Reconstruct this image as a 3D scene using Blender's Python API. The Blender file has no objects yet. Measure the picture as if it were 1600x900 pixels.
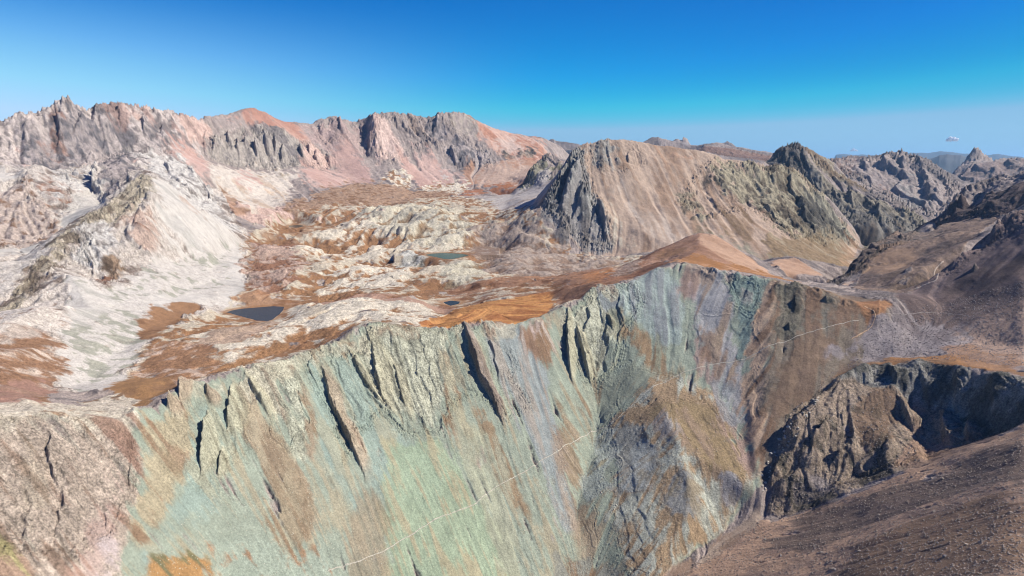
import bpy, math
import numpy as np
from mathutils import Vector
from mathutils.geometry import delaunay_2d_cdt

# ------------------------------------------------------------------ camera, sky, sun, exposure
R = math.radians
sc = bpy.context.scene
COL = sc.collection
FOC, PITCH = 960.0, math.atan(200 / 960)             # focal length in photo pixels, tilt below level
cam = bpy.data.cameras.new('camera')
cam.sensor_width = 36
cam.lens = 36 * FOC / 1600
cam.clip_start, cam.clip_end = 1, 200000
cam_ob = bpy.data.objects.new('camera', cam)
COL.objects.link(cam_ob)
cam_ob.rotation_euler = (math.pi / 2 - PITCH, 0, 0)
sc.camera = cam_ob

SUN_AZ, SUN_EL = 94.0, 45.0
HAZE = 1.7e-5                                         # density of the air per metre                           # degrees clockwise from the view axis, above level
w = bpy.data.worlds.new('World')
sc.world = w
w.use_nodes = True
nt = w.node_tree
bg = nt.nodes['Background']
sky = nt.nodes.new('ShaderNodeTexSky')
sky.sky_type = 'NISHITA'
sky.sun_disc = False
sky.sun_elevation = R(SUN_EL)
sky.sun_rotation = R(SUN_AZ)
sky.altitude = 2800
sky.air_density, sky.dust_density, sky.ozone_density = 0.9, 0.0, 4.0
SKYF = .11 * 2 ** .72
# deepen the blue of the clear mountain sky: one power curve per colour channel
sep = nt.nodes.new('ShaderNodeSeparateColor')
com = nt.nodes.new('ShaderNodeCombineColor')
nt.links.new(sky.outputs[0], sep.inputs[0])
for ch, (gain, pw) in enumerate(((3.6, 6.0), (.80, 1.6), (.78, .885))):
    m0 = nt.nodes.new('ShaderNodeMath'); m0.operation = 'MULTIPLY'; m0.inputs[1].default_value = SKYF
    m1 = nt.nodes.new('ShaderNodeMath'); m1.operation = 'POWER'; m1.inputs[1].default_value = pw
    m2 = nt.nodes.new('ShaderNodeMath'); m2.operation = 'MULTIPLY'; m2.inputs[1].default_value = gain / SKYF
    nt.links.new(sep.outputs[ch], m0.inputs[0]); nt.links.new(m0.outputs[0], m1.inputs[0])
    nt.links.new(m1.outputs[0], m2.inputs[0]); m3 = nt.nodes.new('ShaderNodeMath'); m3.operation = 'MINIMUM'; m3.inputs[1].default_value = (.29, .56, .80)[ch] / SKYF
    nt.links.new(m2.outputs[0], m3.inputs[0]); nt.links.new(m3.outputs[0], com.inputs[ch])
# the sky is paler low on the left, away from the sun
tc = nt.nodes.new('ShaderNodeTexCoord')
xyz = nt.nodes.new('ShaderNodeSeparateXYZ')
nt.links.new(tc.outputs['Generated'], xyz.inputs[0])
ml = nt.nodes.new('ShaderNodeMapRange'); ml.interpolation_type = 'SMOOTHSTEP'
ml.inputs['From Min'].default_value, ml.inputs['From Max'].default_value = .1, -.75
nt.links.new(xyz.outputs['X'], ml.inputs['Value'])
mh = nt.nodes.new('ShaderNodeMapRange'); mh.interpolation_type = 'SMOOTHSTEP'
mh.inputs['From Min'].default_value, mh.inputs['From Max'].default_value = .25, -.04
nt.links.new(xyz.outputs['Z'], mh.inputs['Value'])
mm = nt.nodes.new('ShaderNodeMath'); mm.operation = 'MULTIPLY'
nt.links.new(ml.outputs[0], mm.inputs[0]); nt.links.new(mh.outputs[0], mm.inputs[1])
mix = nt.nodes.new('ShaderNodeMix'); mix.data_type = 'RGBA'
nt.links.new(mm.outputs[0], mix.inputs['Factor'])
# and deeper high on the right, a quarter turn from the sun
mr_ = nt.nodes.new('ShaderNodeMapRange'); mr_.interpolation_type = 'SMOOTHSTEP'
mr_.inputs['From Min'].default_value, mr_.inputs['From Max'].default_value = 0, .6
nt.links.new(xyz.outputs['X'], mr_.inputs['Value'])
mz_ = nt.nodes.new('ShaderNodeMapRange'); mz_.interpolation_type = 'SMOOTHSTEP'
mz_.inputs['From Min'].default_value, mz_.inputs['From Max'].default_value = .03, .14
nt.links.new(xyz.outputs['Z'], mz_.inputs['Value'])
mw_ = nt.nodes.new('ShaderNodeMath'); mw_.operation = 'MULTIPLY'
nt.links.new(mr_.outputs[0], mw_.inputs[0]); nt.links.new(mz_.outputs[0], mw_.inputs[1])
deep = nt.nodes.new('ShaderNodeMix'); deep.data_type = 'RGBA'; deep.blend_type = 'MULTIPLY'
nt.links.new(mw_.outputs[0], deep.inputs['Factor']); nt.links.new(com.outputs[0], deep.inputs['A'])
deep.inputs['B'].default_value = (.45, .72, .9, 1)
nt.links.new(deep.outputs['Result'], mix.inputs['A'])
mix.inputs['B'].default_value = (3.5, 5.0, 6.9, 1)
nt.links.new(mix.outputs['Result'], bg.inputs['Color'])
bg.inputs['Strength'].default_value = 0.11

sun = bpy.data.lights.new('sun', 'SUN')
sun.energy, sun.angle, sun.color = 4.6, R(0.5), (1.0, 0.96, 0.90)
sun_ob = bpy.data.objects.new('sun', sun)
COL.objects.link(sun_ob)
sd = Vector((math.sin(R(SUN_AZ)) * math.cos(R(SUN_EL)), math.cos(R(SUN_AZ)) * math.cos(R(SUN_EL)), math.sin(R(SUN_EL))))
sun_ob.rotation_euler = sd.to_track_quat('Z', 'Y').to_euler()

sc.view_settings.view_transform = 'Standard'
sc.view_settings.look = 'None'
sc.view_settings.exposure = 0.72
sc.view_settings.gamma = 1
sc.view_settings.use_curve_mapping = False
sc.cycles.filter_width = 1.1
sc.cycles.volume_bounces = 0
sc.cycles.max_bounces = 4

# ------------------------------------------------------------------ small helpers
f32 = np.float32
CP, SP = math.cos(PITCH), math.sin(PITCH)

def sight(u, v):
    """bearing and slope of the line of sight to a spot of the photo (1600x900)"""
    x, y, z = u - 800.0, FOC * CP + (450 - v) * SP, -FOC * SP + (450 - v) * CP
    return math.atan2(x, y), z / math.hypot(x, y)

def hash2(ix, iy, seed):
    h = (ix.astype(np.uint32) * np.uint32(374761393) + iy.astype(np.uint32) * np.uint32(668265263)
         + np.uint32(seed * 2246822519 % 4294967296))
    h = (h ^ (h >> np.uint32(13))) * np.uint32(1274126177)
    return h ^ (h >> np.uint32(16))

def perlin(x, y, seed=0):
    xi, yi = np.floor(x), np.floor(y)
    fx, fy = (x - xi).astype(f32), (y - yi).astype(f32)
    xi, yi = xi.astype(np.int64), yi.astype(np.int64)
    ux, uy = fx * fx * fx * (fx * (fx * 6 - 15) + 10), fy * fy * fy * (fy * (fy * 6 - 15) + 10)
    def g(dx, dy):
        a = hash2(xi + dx, yi + dy, seed).astype(f32) * f32(2 * math.pi / 4294967296.0)
        return np.cos(a) * (fx - dx) + np.sin(a) * (fy - dy)
    a, b, c, d = g(0, 0), g(1, 0), g(0, 1), g(1, 1)
    a += (b - a) * ux
    c += (d - c) * ux
    a += (c - a) * uy
    return a * f32(1.5)

def fbm(x, y, wave, octaves, seed=0, cell=None, gain=0.5, ridged=False, rot=0.6):
    """summed noise; waves finer than the mesh cell fade out"""
    out = np.zeros(x.shape, f32)
    amp = 1.0
    c, s = math.cos(rot), math.sin(rot)
    for o in range(octaves):
        if cell is not None:
            fade = np.clip(wave / cell / 2.0 - 0.6, 0, 1).astype(f32)
            if fade.max() <= 0:
                break
        n = perlin(x / wave, y / wave, seed + o)
        if ridged:
            n = 1 - 2 * np.abs(n)
        out += n * amp * (fade if cell is not None else 1)
        x, y = c * x - s * y, s * x + c * y
        wave, amp = wave * 0.5, amp * gain
    return out

def sstep(a, b, x):
    t = np.clip((x - a) / (b - a), 0, 1)
    return t * t * (3 - 2 * t)

def blur(a, n, axis, reps=2):
    for _ in range(reps):
        p = np.concatenate([np.repeat(a.take([0], axis), n + 1, axis), a, np.repeat(a.take([-1], axis), n, axis)], axis)
        cs = np.cumsum(p, axis, dtype=np.float64)
        L = a.shape[axis]
        a = ((cs.take(range(2 * n + 1, 2 * n + 1 + L), axis) - cs.take(range(L), axis)) / (2 * n + 1)).astype(f32)
    return a

def bil(A, fi, fj):
    n, m = A.shape
    fi, fj = np.clip(fi, 0, n - 1.001), np.clip(fj, 0, m - 1.001)
    i, j = fi.astype(np.int32), fj.astype(np.int32)
    a, b = (fi - i).astype(f32), (fj - j).astype(f32)
    k = i * m + j
    A = A.ravel()
    return (A[k] * (1 - a) + A[k + m] * a) * (1 - b) + (A[k + 1] * (1 - a) + A[k + m + 1] * a) * b

# ------------------------------------------------------------------ survey of the land
# points are (u, v, distance in metres); a distance below zero is a height; ('s', k) keeps falling at slope k
LINES = []
def line(pts, back=None, edge=True):
    LINES.append((pts, back, edge))

# --- skyline of the high range on the left
line([(-150,205,2850),(-60,200,2850),(0,191,2880),(12,188,2890),(25,178,2900),(50,180,2920),(60,174,2930),(78,163,2950),(93,155,2960),(105,152,2970),(118,160,2980),(131,173,2990),(137,176,3000),(146,166,3000),(152,162,3010),(160,170,3020),(166,174,3030),(174,163,3060),(184,158,3080),(196,163,3100),(210,165,3120),(240,172,3160),(270,173,3200),(300,182,3280),(316,184,3330),(332,178,3400),(350,173,3460),(372,169,3520),(395,163,3580),(410,171,3620),(425,181,3660),(445,189,3720),(470,196,3800),(485,192,3820),(500,181,3840),(515,177,3850),(530,180,3860),(540,184,3880),(552,187,3900),(570,187,3900),(578,180,3880),(583,173,3860),(592,178,3900),(603,174,3930),(618,172,3950),(640,175,3960),(655,180,3970),(668,184,3980),(680,181,3990),(688,174,4000),(700,173,4010),(712,172,4020),(725,175,4040),(740,184,4060),(770,198,4100),(800,206,4150),(822,211,4200),(845,212,4250),(862,219,4300),(880,230,4350),(900,250,4400),(960,270,4500)], back=(420, 260))
# foot of its cliffs
line([(-150,245,2700),(0,245,2700),(18,262,2690),(35,265,2660),(60,262,2680),(95,268,2660),(140,255,2740),(180,240,2850),(205,240,2860),(240,240,2870),(275,232,2950),(295,240,3000),(330,250,3120),(365,258,3160),(400,262,3180),(450,255,3250),(500,262,3350),(520,265,3380),(550,255,3480),(575,245,3560),(583,255,3520),(620,258,3500),(650,262,3560),(690,262,3620),(720,266,3640),(760,250,3700),(800,246,3780),(840,243,3850)])
# gully west of the pale fin, its top crest, and the grey walls
line([(573,187,3890),(572,215,3760),(574,245,3620)])
line([(583,174,3860),(587,200,3740),(590,225,3620),(583,255,3520)])
line([(690,175,4000),(675,200,3900),(690,225,3760),(720,266,3640)])
line([(395,165,3580),(390,200,3420),(380,230,3270),(365,258,3160)])
line([(712,172,4020),(760,205,3960),(790,232,3860),(800,246,3780)])
# foot of the range
line([(330,300,2780),(380,312,2760),(430,305,2850),(500,285,3050),(560,288,3150),(610,290,3230),(640,297,3240),(700,297,3280),(745,292,3320),(790,277,3450),(830,262,3600)])
# pillar and pale mountain above the couloir
line([(205,240,2860),(200,262,2600),(215,268,2400),(235,271,2050)])
line([(155,262,2700),(148,285,2500),(152,302,2350),(163,320,2180)])
line([(200,240,2860),(180,262,2500),(172,290,2300),(168,318,2100)])
line([(300,260,2850),(310,290,2500),(345,345,2200)])
# brown headed hill on the far left
line([(-150,340,2150),(0,310,2250),(20,285,2320),(38,271,2350),(60,295,2250),(85,335,2100),(95,358,1980)])
line([(38,271,2350),(30,255,2620)])
line([(38,271,2350),(25,330,2120),(15,375,1920)])
line([(-150,400,1700),(0,384,1830),(20,384,1850),(60,378,1880),(90,366,1950),(110,345,2020),(135,325,2080),(160,322,2120)])
line([(-150,440,1540),(0,418,1620),(50,402,1700),(100,362,1850),(140,336,1960)])
# buttress with its two ridges and the rib in front
line([(235,271,1980),(205,288,1920),(180,305,1860),(162,325,1780),(140,337,1720),(115,356,1630),(90,382,1540),(68,402,1470),(40,430,1400),(10,460,1340),(-40,490,1280),(-150,520,1200)])
line([(235,271,1980),(262,292,1930),(300,325,1900),(345,350,1960),(384,371,2060)])
line([(235,271,1980),(235,310,1760),(222,345,1640),(190,385,1520),(165,415,1440),(150,440,1370)])
line([(222,345,1640),(260,380,1640),(290,410,1640)])
line([(165,452,1290),(200,440,1360),(240,415,1500),(280,402,1640),(330,390,1780),(384,372,2060)])
line([(165,452,1290),(110,430,1300),(85,420,1380)])
# pale scree valley
line([(384,374,2060),(378,400,1850),(384,440,1560),(375,470,1400),(300,475,1300),(240,510,1160),(190,545,1040),(140,595,900),(115,605,870)])
line([(340,400,1800),(330,440,1540),(260,470,1290),(200,505,1150),(130,550,990),(60,560,930)])
line([(-150,600,820),(0,560,880),(60,540,960),(110,520,1050),(140,480,1180)])
line([(-150,550,950),(0,510,1010),(60,480,1120)])
line([(-150,630,740),(0,612,780),(60,612,800),(120,620,800),(180,600,870),(220,590,900)])
# rocky plateau with the lakes
line([(255,515,1110),(330,545,960),(400,555,880)])
line([(352,489,-299),(372,482,-299),(405,479,-299),(440,478,-299)])
line([(352,491,-299),(380,503,-299),(420,500,-299)])
line([(440,500,1180),(470,488,1200),(520,478,1230),(560,470,1250)])
line([(480,520,1000),(560,480,1120),(640,470,1190),(690,478,-285)])
line([(600,500,1000),(660,500,1010),(700,498,1020)])
line([(400,420,1660),(460,430,1560),(520,425,1620),(600,430,1560),(650,440,1420),(740,440,1400),(800,440,1340)])
line([(420,380,2080),(500,385,2060),(560,395,2000),(620,405,1900)])
line([(450,340,2480),(520,345,2450),(580,330,2600),(640,325,2500),(700,336,2280),(735,350,2200)])
line([(655,404,1880),(665,396,-285),(700,393,-285),(735,396,-285),(760,400,1930)])
line([(655,404,1880),(690,408,-285),(720,407,-285),(760,400,1930)])
line([(660,415,1740),(700,420,1700),(740,425,1620)])
line([(620,398,1900),(700,385,2010),(760,380,2050)])
line([(560,330,2560),(640,310,2900),(720,305,3020),(780,305,3050),(820,300,3100)])
line([(530,292,3050),(560,284,3150),(600,290,3180),(650,300,3150)])
line([(775,340,2350),(800,352,2130),(826,372,1990),(868,393,1915),(915,404,1880),(940,410,1840)])
line([(800,395,1900),(860,410,1780),(900,425,1640),(960,420,1500)])
line([(820,375,2040),(870,385,1980)])
# orange hillside behind the crest
line([(660,512,900),(700,490,1010),(760,480,1060),(800,500,960),(850,494,975)])
line([(720,478,1190),(760,470,1160),(800,463,1150),(860,457,1140),(880,470,1090)])
line([(860,445,1250),(930,432,1200),(985,432,1110)])
# crest of the green wall
CREST = [(-150,662,640),(0,649,650),(35,657,652),(70,647,656),(105,658,659),(140,648,664),(175,657,671),(205,646,680),(245,640,695),(262,625,705),(290,605,725),(340,588,742),(380,578,756),(430,572,775),(465,560,795),(495,552,812),(530,536,835),(552,520,850),(570,510,862),(595,506,868),(620,508,872),(645,514,875),(675,516,880),(700,515,888),(722,504,900),(740,502,905),(765,504,912),(790,506,918),(812,505,922),(835,498,935),(860,487,952),(880,480,965),(896,470,985),(908,466,995),(918,455,1010),(932,447,1025),(960,448,1030),(985,440,1045),(1005,432,1060),(1022,422,1075),(1040,417,1085),(1060,411,1095),(1085,415,1088),(1100,421,1080),(1125,424,1070),(1150,424,1065),(1180,432,1052),(1208,441,1040),(1245,447,1036),(1300,462,1023),(1345,476,1013),(1375,480,1005)]
line(CREST)
# the land just behind the crest
line([(150,640,712),(205,632,735),(245,620,760),(285,592,790),(340,575,815),(430,558,850),(495,542,880),(540,520,900),(572,506,925),(620,503,935),(675,511,930),(715,500,950)])
line([(930,440,1090),(980,430,1120),(1020,412,1180),(1060,402,1210)])
# fall lines of the green wall
line([(0,649,650),(-5,760,'s',1.0),(-15,900,'s',.8),(-20,1000,'s',.7)])
line([(105,658,659),(110,760,'s',.95),(100,900,'s',.7),(90,1000,'s',.6)])
line([(205,646,680),(225,760,'s',.9),(215,900,'s',.64),(210,1000,'s',.6)])
line([(380,578,756),(365,680,'s',.95),(345,800,'s',.78),(335,900,'s',.7),(330,1000,'s',.6)])
line([(470,560,797),(500,700,'s',.92),(500,900,'s',.7),(500,1000,'s',.6)])
line([(570,510,862),(605,600,'s',1.05),(645,700,'s',.8),(690,800,'s',.7),(720,900,'s',.66),(730,1000,'s',.6)])
line([(725,503,901),(775,620,'s',.95),(820,740,'s',.75),(860,900,'s',.66),(870,1000,'s',.5)])
line([(840,497,937),(868,600,'s',.85),(880,700,'s',.7),(900,800,'s',.7),(925,900,'s',.6)])
line([(918,455,1010),(925,560,'s',.95),(935,640,'s',.7),(925,700,'s',.7)])
line([(960,448,1030),(1000,540,'s',.65),(1015,590,'s',.6),(1040,650,'s',.3),(1070,700,'s',.35),(1080,800,'s',.6),(1030,880,'s',.6)])
line([(1060,411,1095),(1080,500,'s',.62),(1120,600,'s',.55),(1160,690,'s',.5),(1182,768,712)])
line([(1150,424,1065),(1150,520,955),(1165,620,848),(1178,690,775)])
line([(1208,441,1040),(1200,600,858),(1203,720,752)])
line([(1245,447,1036),(1240,540,922),(1226,640,822)])
# stream bed
line([(1182,768,712),(1165,800,700),(1130,830,680),(1085,865,648),(1040,900,615),(1010,930,590),(970,1000,548)])
line([(1358,520,964),(1335,560,917),(1300,595,875),(1262,640,826),(1220,690,776),(1203,735,745),(1190,770,716)])
# the dark crag: top edge, foot of the wall, spurs, lower edge
line([(1236,668,778),(1262,634,808),(1282,612,834),(1305,588,862),(1335,575,885),(1370,568,905),(1410,565,905),(1450,567,898),(1490,570,888),(1540,580,862),(1580,591,840),(1600,595,830),(1700,605,815)])
line([(1245,645,822),(1280,606,858),(1310,578,892),(1340,568,905),(1372,560,928),(1410,556,935),(1490,558,925),(1560,572,892),(1600,580,868)])
line([(1300,602,860),(1330,602,868),(1362,600,880),(1385,592,888),(1400,600,875),(1420,640,856),(1450,650,846),(1490,645,846),(1520,660,826),(1560,682,798),(1585,670,796),(1600,656,794)])
line([(1396,596,880),(1408,620,862),(1425,655,834),(1440,690,802),(1450,718,776)])
line([(1300,602,860),(1290,622,838),(1305,612,845),(1345,610,852),(1380,608,858),(1396,604,866)])
line([(1345,610,852),(1340,650,812),(1345,690,778),(1350,735,748)])
line([(1305,612,845),(1275,650,796),(1245,700,755),(1220,745,726),(1200,785,708)])
line([(1220,745,735),(1248,730,745),(1270,745,733),(1285,772,718)])
line([(1200,785,708),(1198,808,696),(1225,808,698),(1262,800,700),(1275,775,715),(1310,782,706),(1340,768,712),(1400,742,725),(1450,722,742),(1500,700,755),(1540,687,765),(1580,672,776)])
line([(1344,702,770),(1380,690,775),(1420,700,775)])
# brown scree in the foreground right
line([(1192,816,686),(1240,830,668),(1325,818,652),(1400,800,635),(1500,745,672),(1600,690,705)])
line([(1100,885,632),(1160,900,585),(1200,950,530),(1230,1000,475)])
line([(1280,905,550),(1400,890,510),(1500,860,510),(1600,830,520)])
line([(1400,960,420),(1500,930,420),(1600,900,420)])
# col and the dark scree rising on the right
line([(1375,480,1005),(1400,492,1010),(1440,510,1010),(1500,520,1000),(1560,540,975),(1600,548,955)])
line([(1375,480,1005),(1400,474,1035),(1435,470,1055),(1475,478,1070),(1530,480,1055),(1600,470,1050)])
line([(1440,445,1120),(1452,432,1135),(1475,415,1160),(1495,398,1180),(1515,382,1200),(1530,366,1215),(1548,352,1228),(1565,345,1236),(1580,331,1248),(1590,326,1250),(1600,324,1250),(1700,300,1250)], back=(60, 75))
line([(1600,420,1120),(1550,440,1110),(1500,455,1105),(1450,462,1095)])
# ground behind the col
line([(1330,445,1280),(1375,455,1150),(1400,462,1060),(1420,455,1110)])
line([(1345,432,1330),(1390,420,1330),(1440,430,1200),(1462,412,1290),(1490,385,1350)])
line([(1350,418,1400),(1375,400,1440),(1405,386,1480),(1435,395,1440),(1450,405,1400)])
line([(1285,447,1300),(1300,438,1360),(1318,425,1420),(1340,402,1500),(1352,388,1560),(1372,372,1640),(1395,362,1720),(1420,358,1780),(1450,362,1800),(1470,352,1900)], back=(70, 90))
line([(1400,380,1600),(1440,378,1620),(1480,370,1600),(1530,358,1560),(1600,342,1540)])
line([(1462,350,1960),(1500,348,1880),(1560,342,1780),(1600,334,1720)])
line([(1460,348,2000),(1465,338,2080),(1475,322,2140),(1488,306,2180),(1500,298,2190),(1512,290,2200),(1525,286,2210),(1545,274,2200),(1556,268,2200),(1563,276,2190),(1575,268,2170),(1590,272,2140),(1600,262,2120),(1700,240,2000)], back=(160, 170))
line([(1510,292,2190),(1520,315,2060),(1500,335,1960)])
# tan humps behind the green crest
line([(985,425,1230),(1010,405,1330),(1040,388,1400),(1070,372,1440),(1090,363,1455),(1110,363,1450),(1130,377,1425),(1150,390,1400),(1175,408,1350),(1205,430,1290),(1240,440,1240)])
line([(1095,364,1452),(1090,385,1340),(1075,400,1250)])
line([(1195,412,1600),(1215,403,1620),(1240,400,1620),(1265,415,1580),(1290,432,1500),(1300,440,1450)])
line([(1215,403,1620),(1210,425,1450),(1230,435,1340)])
line([(1060,402,1210),(1140,418,1190),(1205,433,1160),(1245,440,1130),(1300,455,1100)])
# the valley behind them, foot of the pyramid
line([(1130,392,1980),(1165,405,1960),(1200,415,1950),(1240,418,1980),(1280,425,1980),(1310,432,1950)])
line([(812,340,2120),(836,360,2040),(860,377,1985),(890,390,1945),(930,398,1925),(965,400,1912),(1000,393,1930),(1050,388,1950),(1100,385,1990)])
# pyramid: summit, ribs and long crest to the right
line([(905,226,2380),(896,238,2350),(888,258,2280),(872,280,2215),(858,300,2165),(845,322,2125)])
line([(905,226,2380),(910,262,2260),(928,300,2150),(945,330,2080),(955,365,2000),(960,396,1925)])
line([(896,238,2350),(888,290,2180),(878,330,2075),(862,352,2040)])
line([(905,226,2380),(912,221,2390),(922,221,2400),(930,218,2410),(945,218,2420),(955,215,2430),(970,214,2440),(995,216,2450),(1020,222,2460),(1050,225,2480),(1080,229,2500),(1105,233,2520),(1125,238,2540),(1135,246,2550),(1150,243,2570),(1175,247,2590),(1200,254,2610),(1215,252,2620),(1235,256,2650),(1250,268,2680),(1268,285,2710),(1290,300,2740),(1310,318,2760),(1330,345,2760),(1345,372,2720),(1350,385,2680)], back=(180, 190))
line([(1130,245,2545),(1140,300,2360),(1180,350,2200),(1220,390,2060)])
line([(1250,268,2680),(1255,310,2560),(1280,350,2430),(1300,385,2320)])
line([(1200,256,2610),(1205,300,2480),(1245,350,2330),(1270,390,2180)])
line([(1345,378,2700),(1335,400,2400),(1320,425,2080)])
# knob left of it
line([(800,303,2950),(815,288,2980),(828,262,3020),(840,244,3060),(855,234,3090),(868,236,3080),(885,250,3000),(893,258,2900)], back=(120, 120))
line([(828,262,3020),(850,290,2800),(860,300,2650)])
line([(740,310,2900),(800,306,2850),(832,320,2250)])
# mountain right of it with dark face, its lower spur
line([(1200,250,3500),(1213,232,3520),(1222,226,3540),(1232,228,3550),(1245,223,3560),(1258,229,3580),(1270,234,3600),(1285,243,3620),(1300,250,3620),(1315,264,3600),(1330,280,3560),(1350,292,3500),(1375,303,3440),(1400,316,3380),(1425,326,3330),(1445,338,3280),(1458,350,3240)], back=(220, 200))
line([(1222,228,3540),(1230,262,3420),(1262,300,3280),(1300,335,3120),(1340,352,3020)])
line([(1245,224,3560),(1262,262,3430),(1300,300,3250),(1350,330,3120)])
line([(1285,380,2980),(1330,352,3000),(1370,356,3000),(1420,362,3050),(1460,366,3120)])
line([(1340,400,2900),(1345,388,2950),(1360,372,2980)])
# the grey massif beyond
line([(1270,250,4900),(1290,247,4920),(1310,246,4950),(1322,240,4980),(1332,237,5000),(1345,241,5000),(1358,243,4980),(1370,240,4980),(1385,236,5000),(1395,236,5000),(1405,232,5000),(1413,236,5000),(1422,241,4980),(1430,238,4980),(1440,243,4960),(1452,250,4940),(1465,258,4900),(1480,266,4850),(1495,276,4800),(1505,284,4760)], back=(260, 260))
line([(1385,236,5000),(1380,265,4700),(1400,300,4300),(1425,326,4020)])
line([(1425,240,4980),(1440,275,4600),(1470,310,4250),(1485,330,4050)])
line([(1405,233,5000),(1400,262,4750),(1425,300,4350),(1455,335,4000)])
line([(1395,316,4060),(1430,345,3900),(1465,350,3850),(1520,320,4050)])
line([(1480,280,6000),(1490,262,6200),(1505,252,6350),(1515,241,6450),(1522,233,6500),(1528,231,6500),(1535,236,6500),(1548,245,6500),(1562,252,6500),(1578,248,6500),(1590,243,6500),(1600,248,6500),(1700,240,6500)], back=(350, 300))
line([(1528,231,6500),(1520,255,6100),(1550,280,5600)])
line([(1440,290,5400),(1500,290,5400),(1560,292,5300),(1600,295,5200)])
# brown ridges and far peaks behind the middle
line([(1000,222,5600),(1013,214,5650),(1022,212,5700),(1035,216,5700),(1050,219,5700),(1075,225,5600),(1092,231,5500),(1100,225,5500),(1110,219,5520),(1120,218,5550),(1130,221,5550),(1145,226,5500),(1165,230,5450),(1185,236,5400),(1205,238,5350),(1215,242,5300)], back=(300, 260))
line([(1100,245,4700),(1160,250,4600),(1215,258,4500)])
line([(1040,224,7400),(1050,219,7450),(1055,213,7500),(1062,211,7500),(1068,215,7500),(1075,220,7480),(1085,226,7400)], back=(300, 260))
line([(1110,226,8000),(1125,221,8050),(1132,219,8100),(1140,222,8050),(1150,227,8000),(1165,232,7900),(1180,231,8000),(1200,236,7900)], back=(300, 260))
line([(845,232,7200),(855,215,7300),(862,212,7350),(872,217,7350),(880,222,7300),(892,219,7300),(903,222,7300),(915,230,7200),(940,240,7100)], back=(300, 260))
# edges of the surveyed land
line([('A',-50,318,-460),('A',-35,318,-520),('A',-20,318,-560),('A',0,318,-580),('A',12,318,-560),('A',22,318,-480),('A',30,318,-380),('A',38,318,-240),('A',50,318,-150)])
line([('A',-50,9200,-300),('A',0,9200,-300),('A',20,9200,-300),('A',50,9200,-300)])
line([('A',-50,5200,-250),('A',-20,5200,-250),('A',0,5600,-250)])
line([('A',-50,7500,-250),('A',-10,8200,-250)])

V2, VZ, ED = [], [], []
def addv(az, d, z):
    V2.append((az, math.log(d)))
    VZ.append(z)
    return len(V2) - 1
for pts, back, edge in LINES:
    prev = None
    ids, rows = [], []
    for p in pts:
        if p[0] == 'A':
            az, d, z = R(p[1]), p[2], p[3]
        else:
            az, t = sight(p[0], p[1])
            if len(p) == 4:
                d = (-prev[2] + p[3] * prev[1]) / (-t + p[3])
                z = t * d
            elif p[2] < 0:
                z, d = p[2], p[2] / t
            else:
                d = p[2]
                z = t * d
        prev = (az, d, z)
        rows.append(prev)
    if pts[0][0] != 'A' and edge:
        if pts[0][0] <= 5:
            rows.insert(0, (rows[0][0] - 0.3, rows[0][1], rows[0][2]))
        if pts[-1][0] >= 1595:
            rows.append((rows[-1][0] + 0.3, rows[-1][1], rows[-1][2]))
    for k, r_ in enumerate(rows):
        ids.append(addv(*r_))
        if edge and k:
            ED.append((ids[k - 1], ids[k]))
    if back:
        ids = []
        for k, (az, d, z) in enumerate(rows):
            ids.append(addv(az, d + back[0], z - back[1]))
            if k:
                ED.append((ids[k - 1], ids[k]))
ov, oe, of, vmap, _, _ = delaunay_2d_cdt([Vector(v) for v in V2], ED, [], 0, 1e-6)
oz = []
for k, o in enumerate(ov):
    if vmap[k]:
        oz.append(VZ[vmap[k][0]])
    else:                                             # two survey lines cross: mean of the nearest points
        dd = sorted(((o[0] - a[0]) ** 2 + (o[1] - a[1]) ** 2, z) for a, z in zip(V2, VZ))[:3]
        oz.append(sum(z / (q + 1e-9) for q, z in dd) / sum(1 / (q + 1e-9) for q, z in dd))

A0, A1, L0, L1 = R(-48), R(48), math.log(325), math.log(9000)
CA, CL = 1200, 1300                                   # rough grid: bearing x log distance
base = np.full((CA, CL), -600, f32)
sa, sl = (CA - 1) / (A1 - A0), (CL - 1) / (L1 - L0)
for tri in of:
    P = [((ov[i][0] - A0) * sa, (ov[i][1] - L0) * sl, oz[i]) for i in tri]
    i0, i1 = max(0, math.floor(min(p[0] for p in P))), min(CA - 1, math.ceil(max(p[0] for p in P)))
    j0, j1 = max(0, math.floor(min(p[1] for p in P))), min(CL - 1, math.ceil(max(p[1] for p in P)))
    if i1 < i0 or j1 < j0:
        continue
    (x0, y0, z0), (x1, y1, z1), (x2, y2, z2) = P
    den = (y1 - y2) * (x0 - x2) + (x2 - x1) * (y0 - y2)
    if abs(den) < 1e-9:
        continue
    I, J = np.meshgrid(np.arange(i0, i1 + 1), np.arange(j0, j1 + 1), indexing='ij')
    a = ((y1 - y2) * (I - x2) + (x2 - x1) * (J - y2)) / den
    b = ((y2 - y0) * (I - x2) + (x0 - x2) * (J - y2)) / den
    c = 1 - a - b
    ins = (a >= -1e-4) & (b >= -1e-4) & (c >= -1e-4)
    sub = base[i0:i1 + 1, j0:j1 + 1]
    sub[ins] = (a * z0 + b * z1 + c * z2)[ins]
base = blur(blur(base, 2, 0, 2), 2, 1, 2)
lnr_c = np.linspace(L0, L1, CL)
r_c = np.exp(lnr_c)
near_ = (1 - sstep(630, 715, r_c))[None, :].astype(f32)       # the nearest scree is smooth ground without creases
base = base * (1 - near_) + blur(blur(base, 14, 0, 3), 10, 1, 3) * near_

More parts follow.
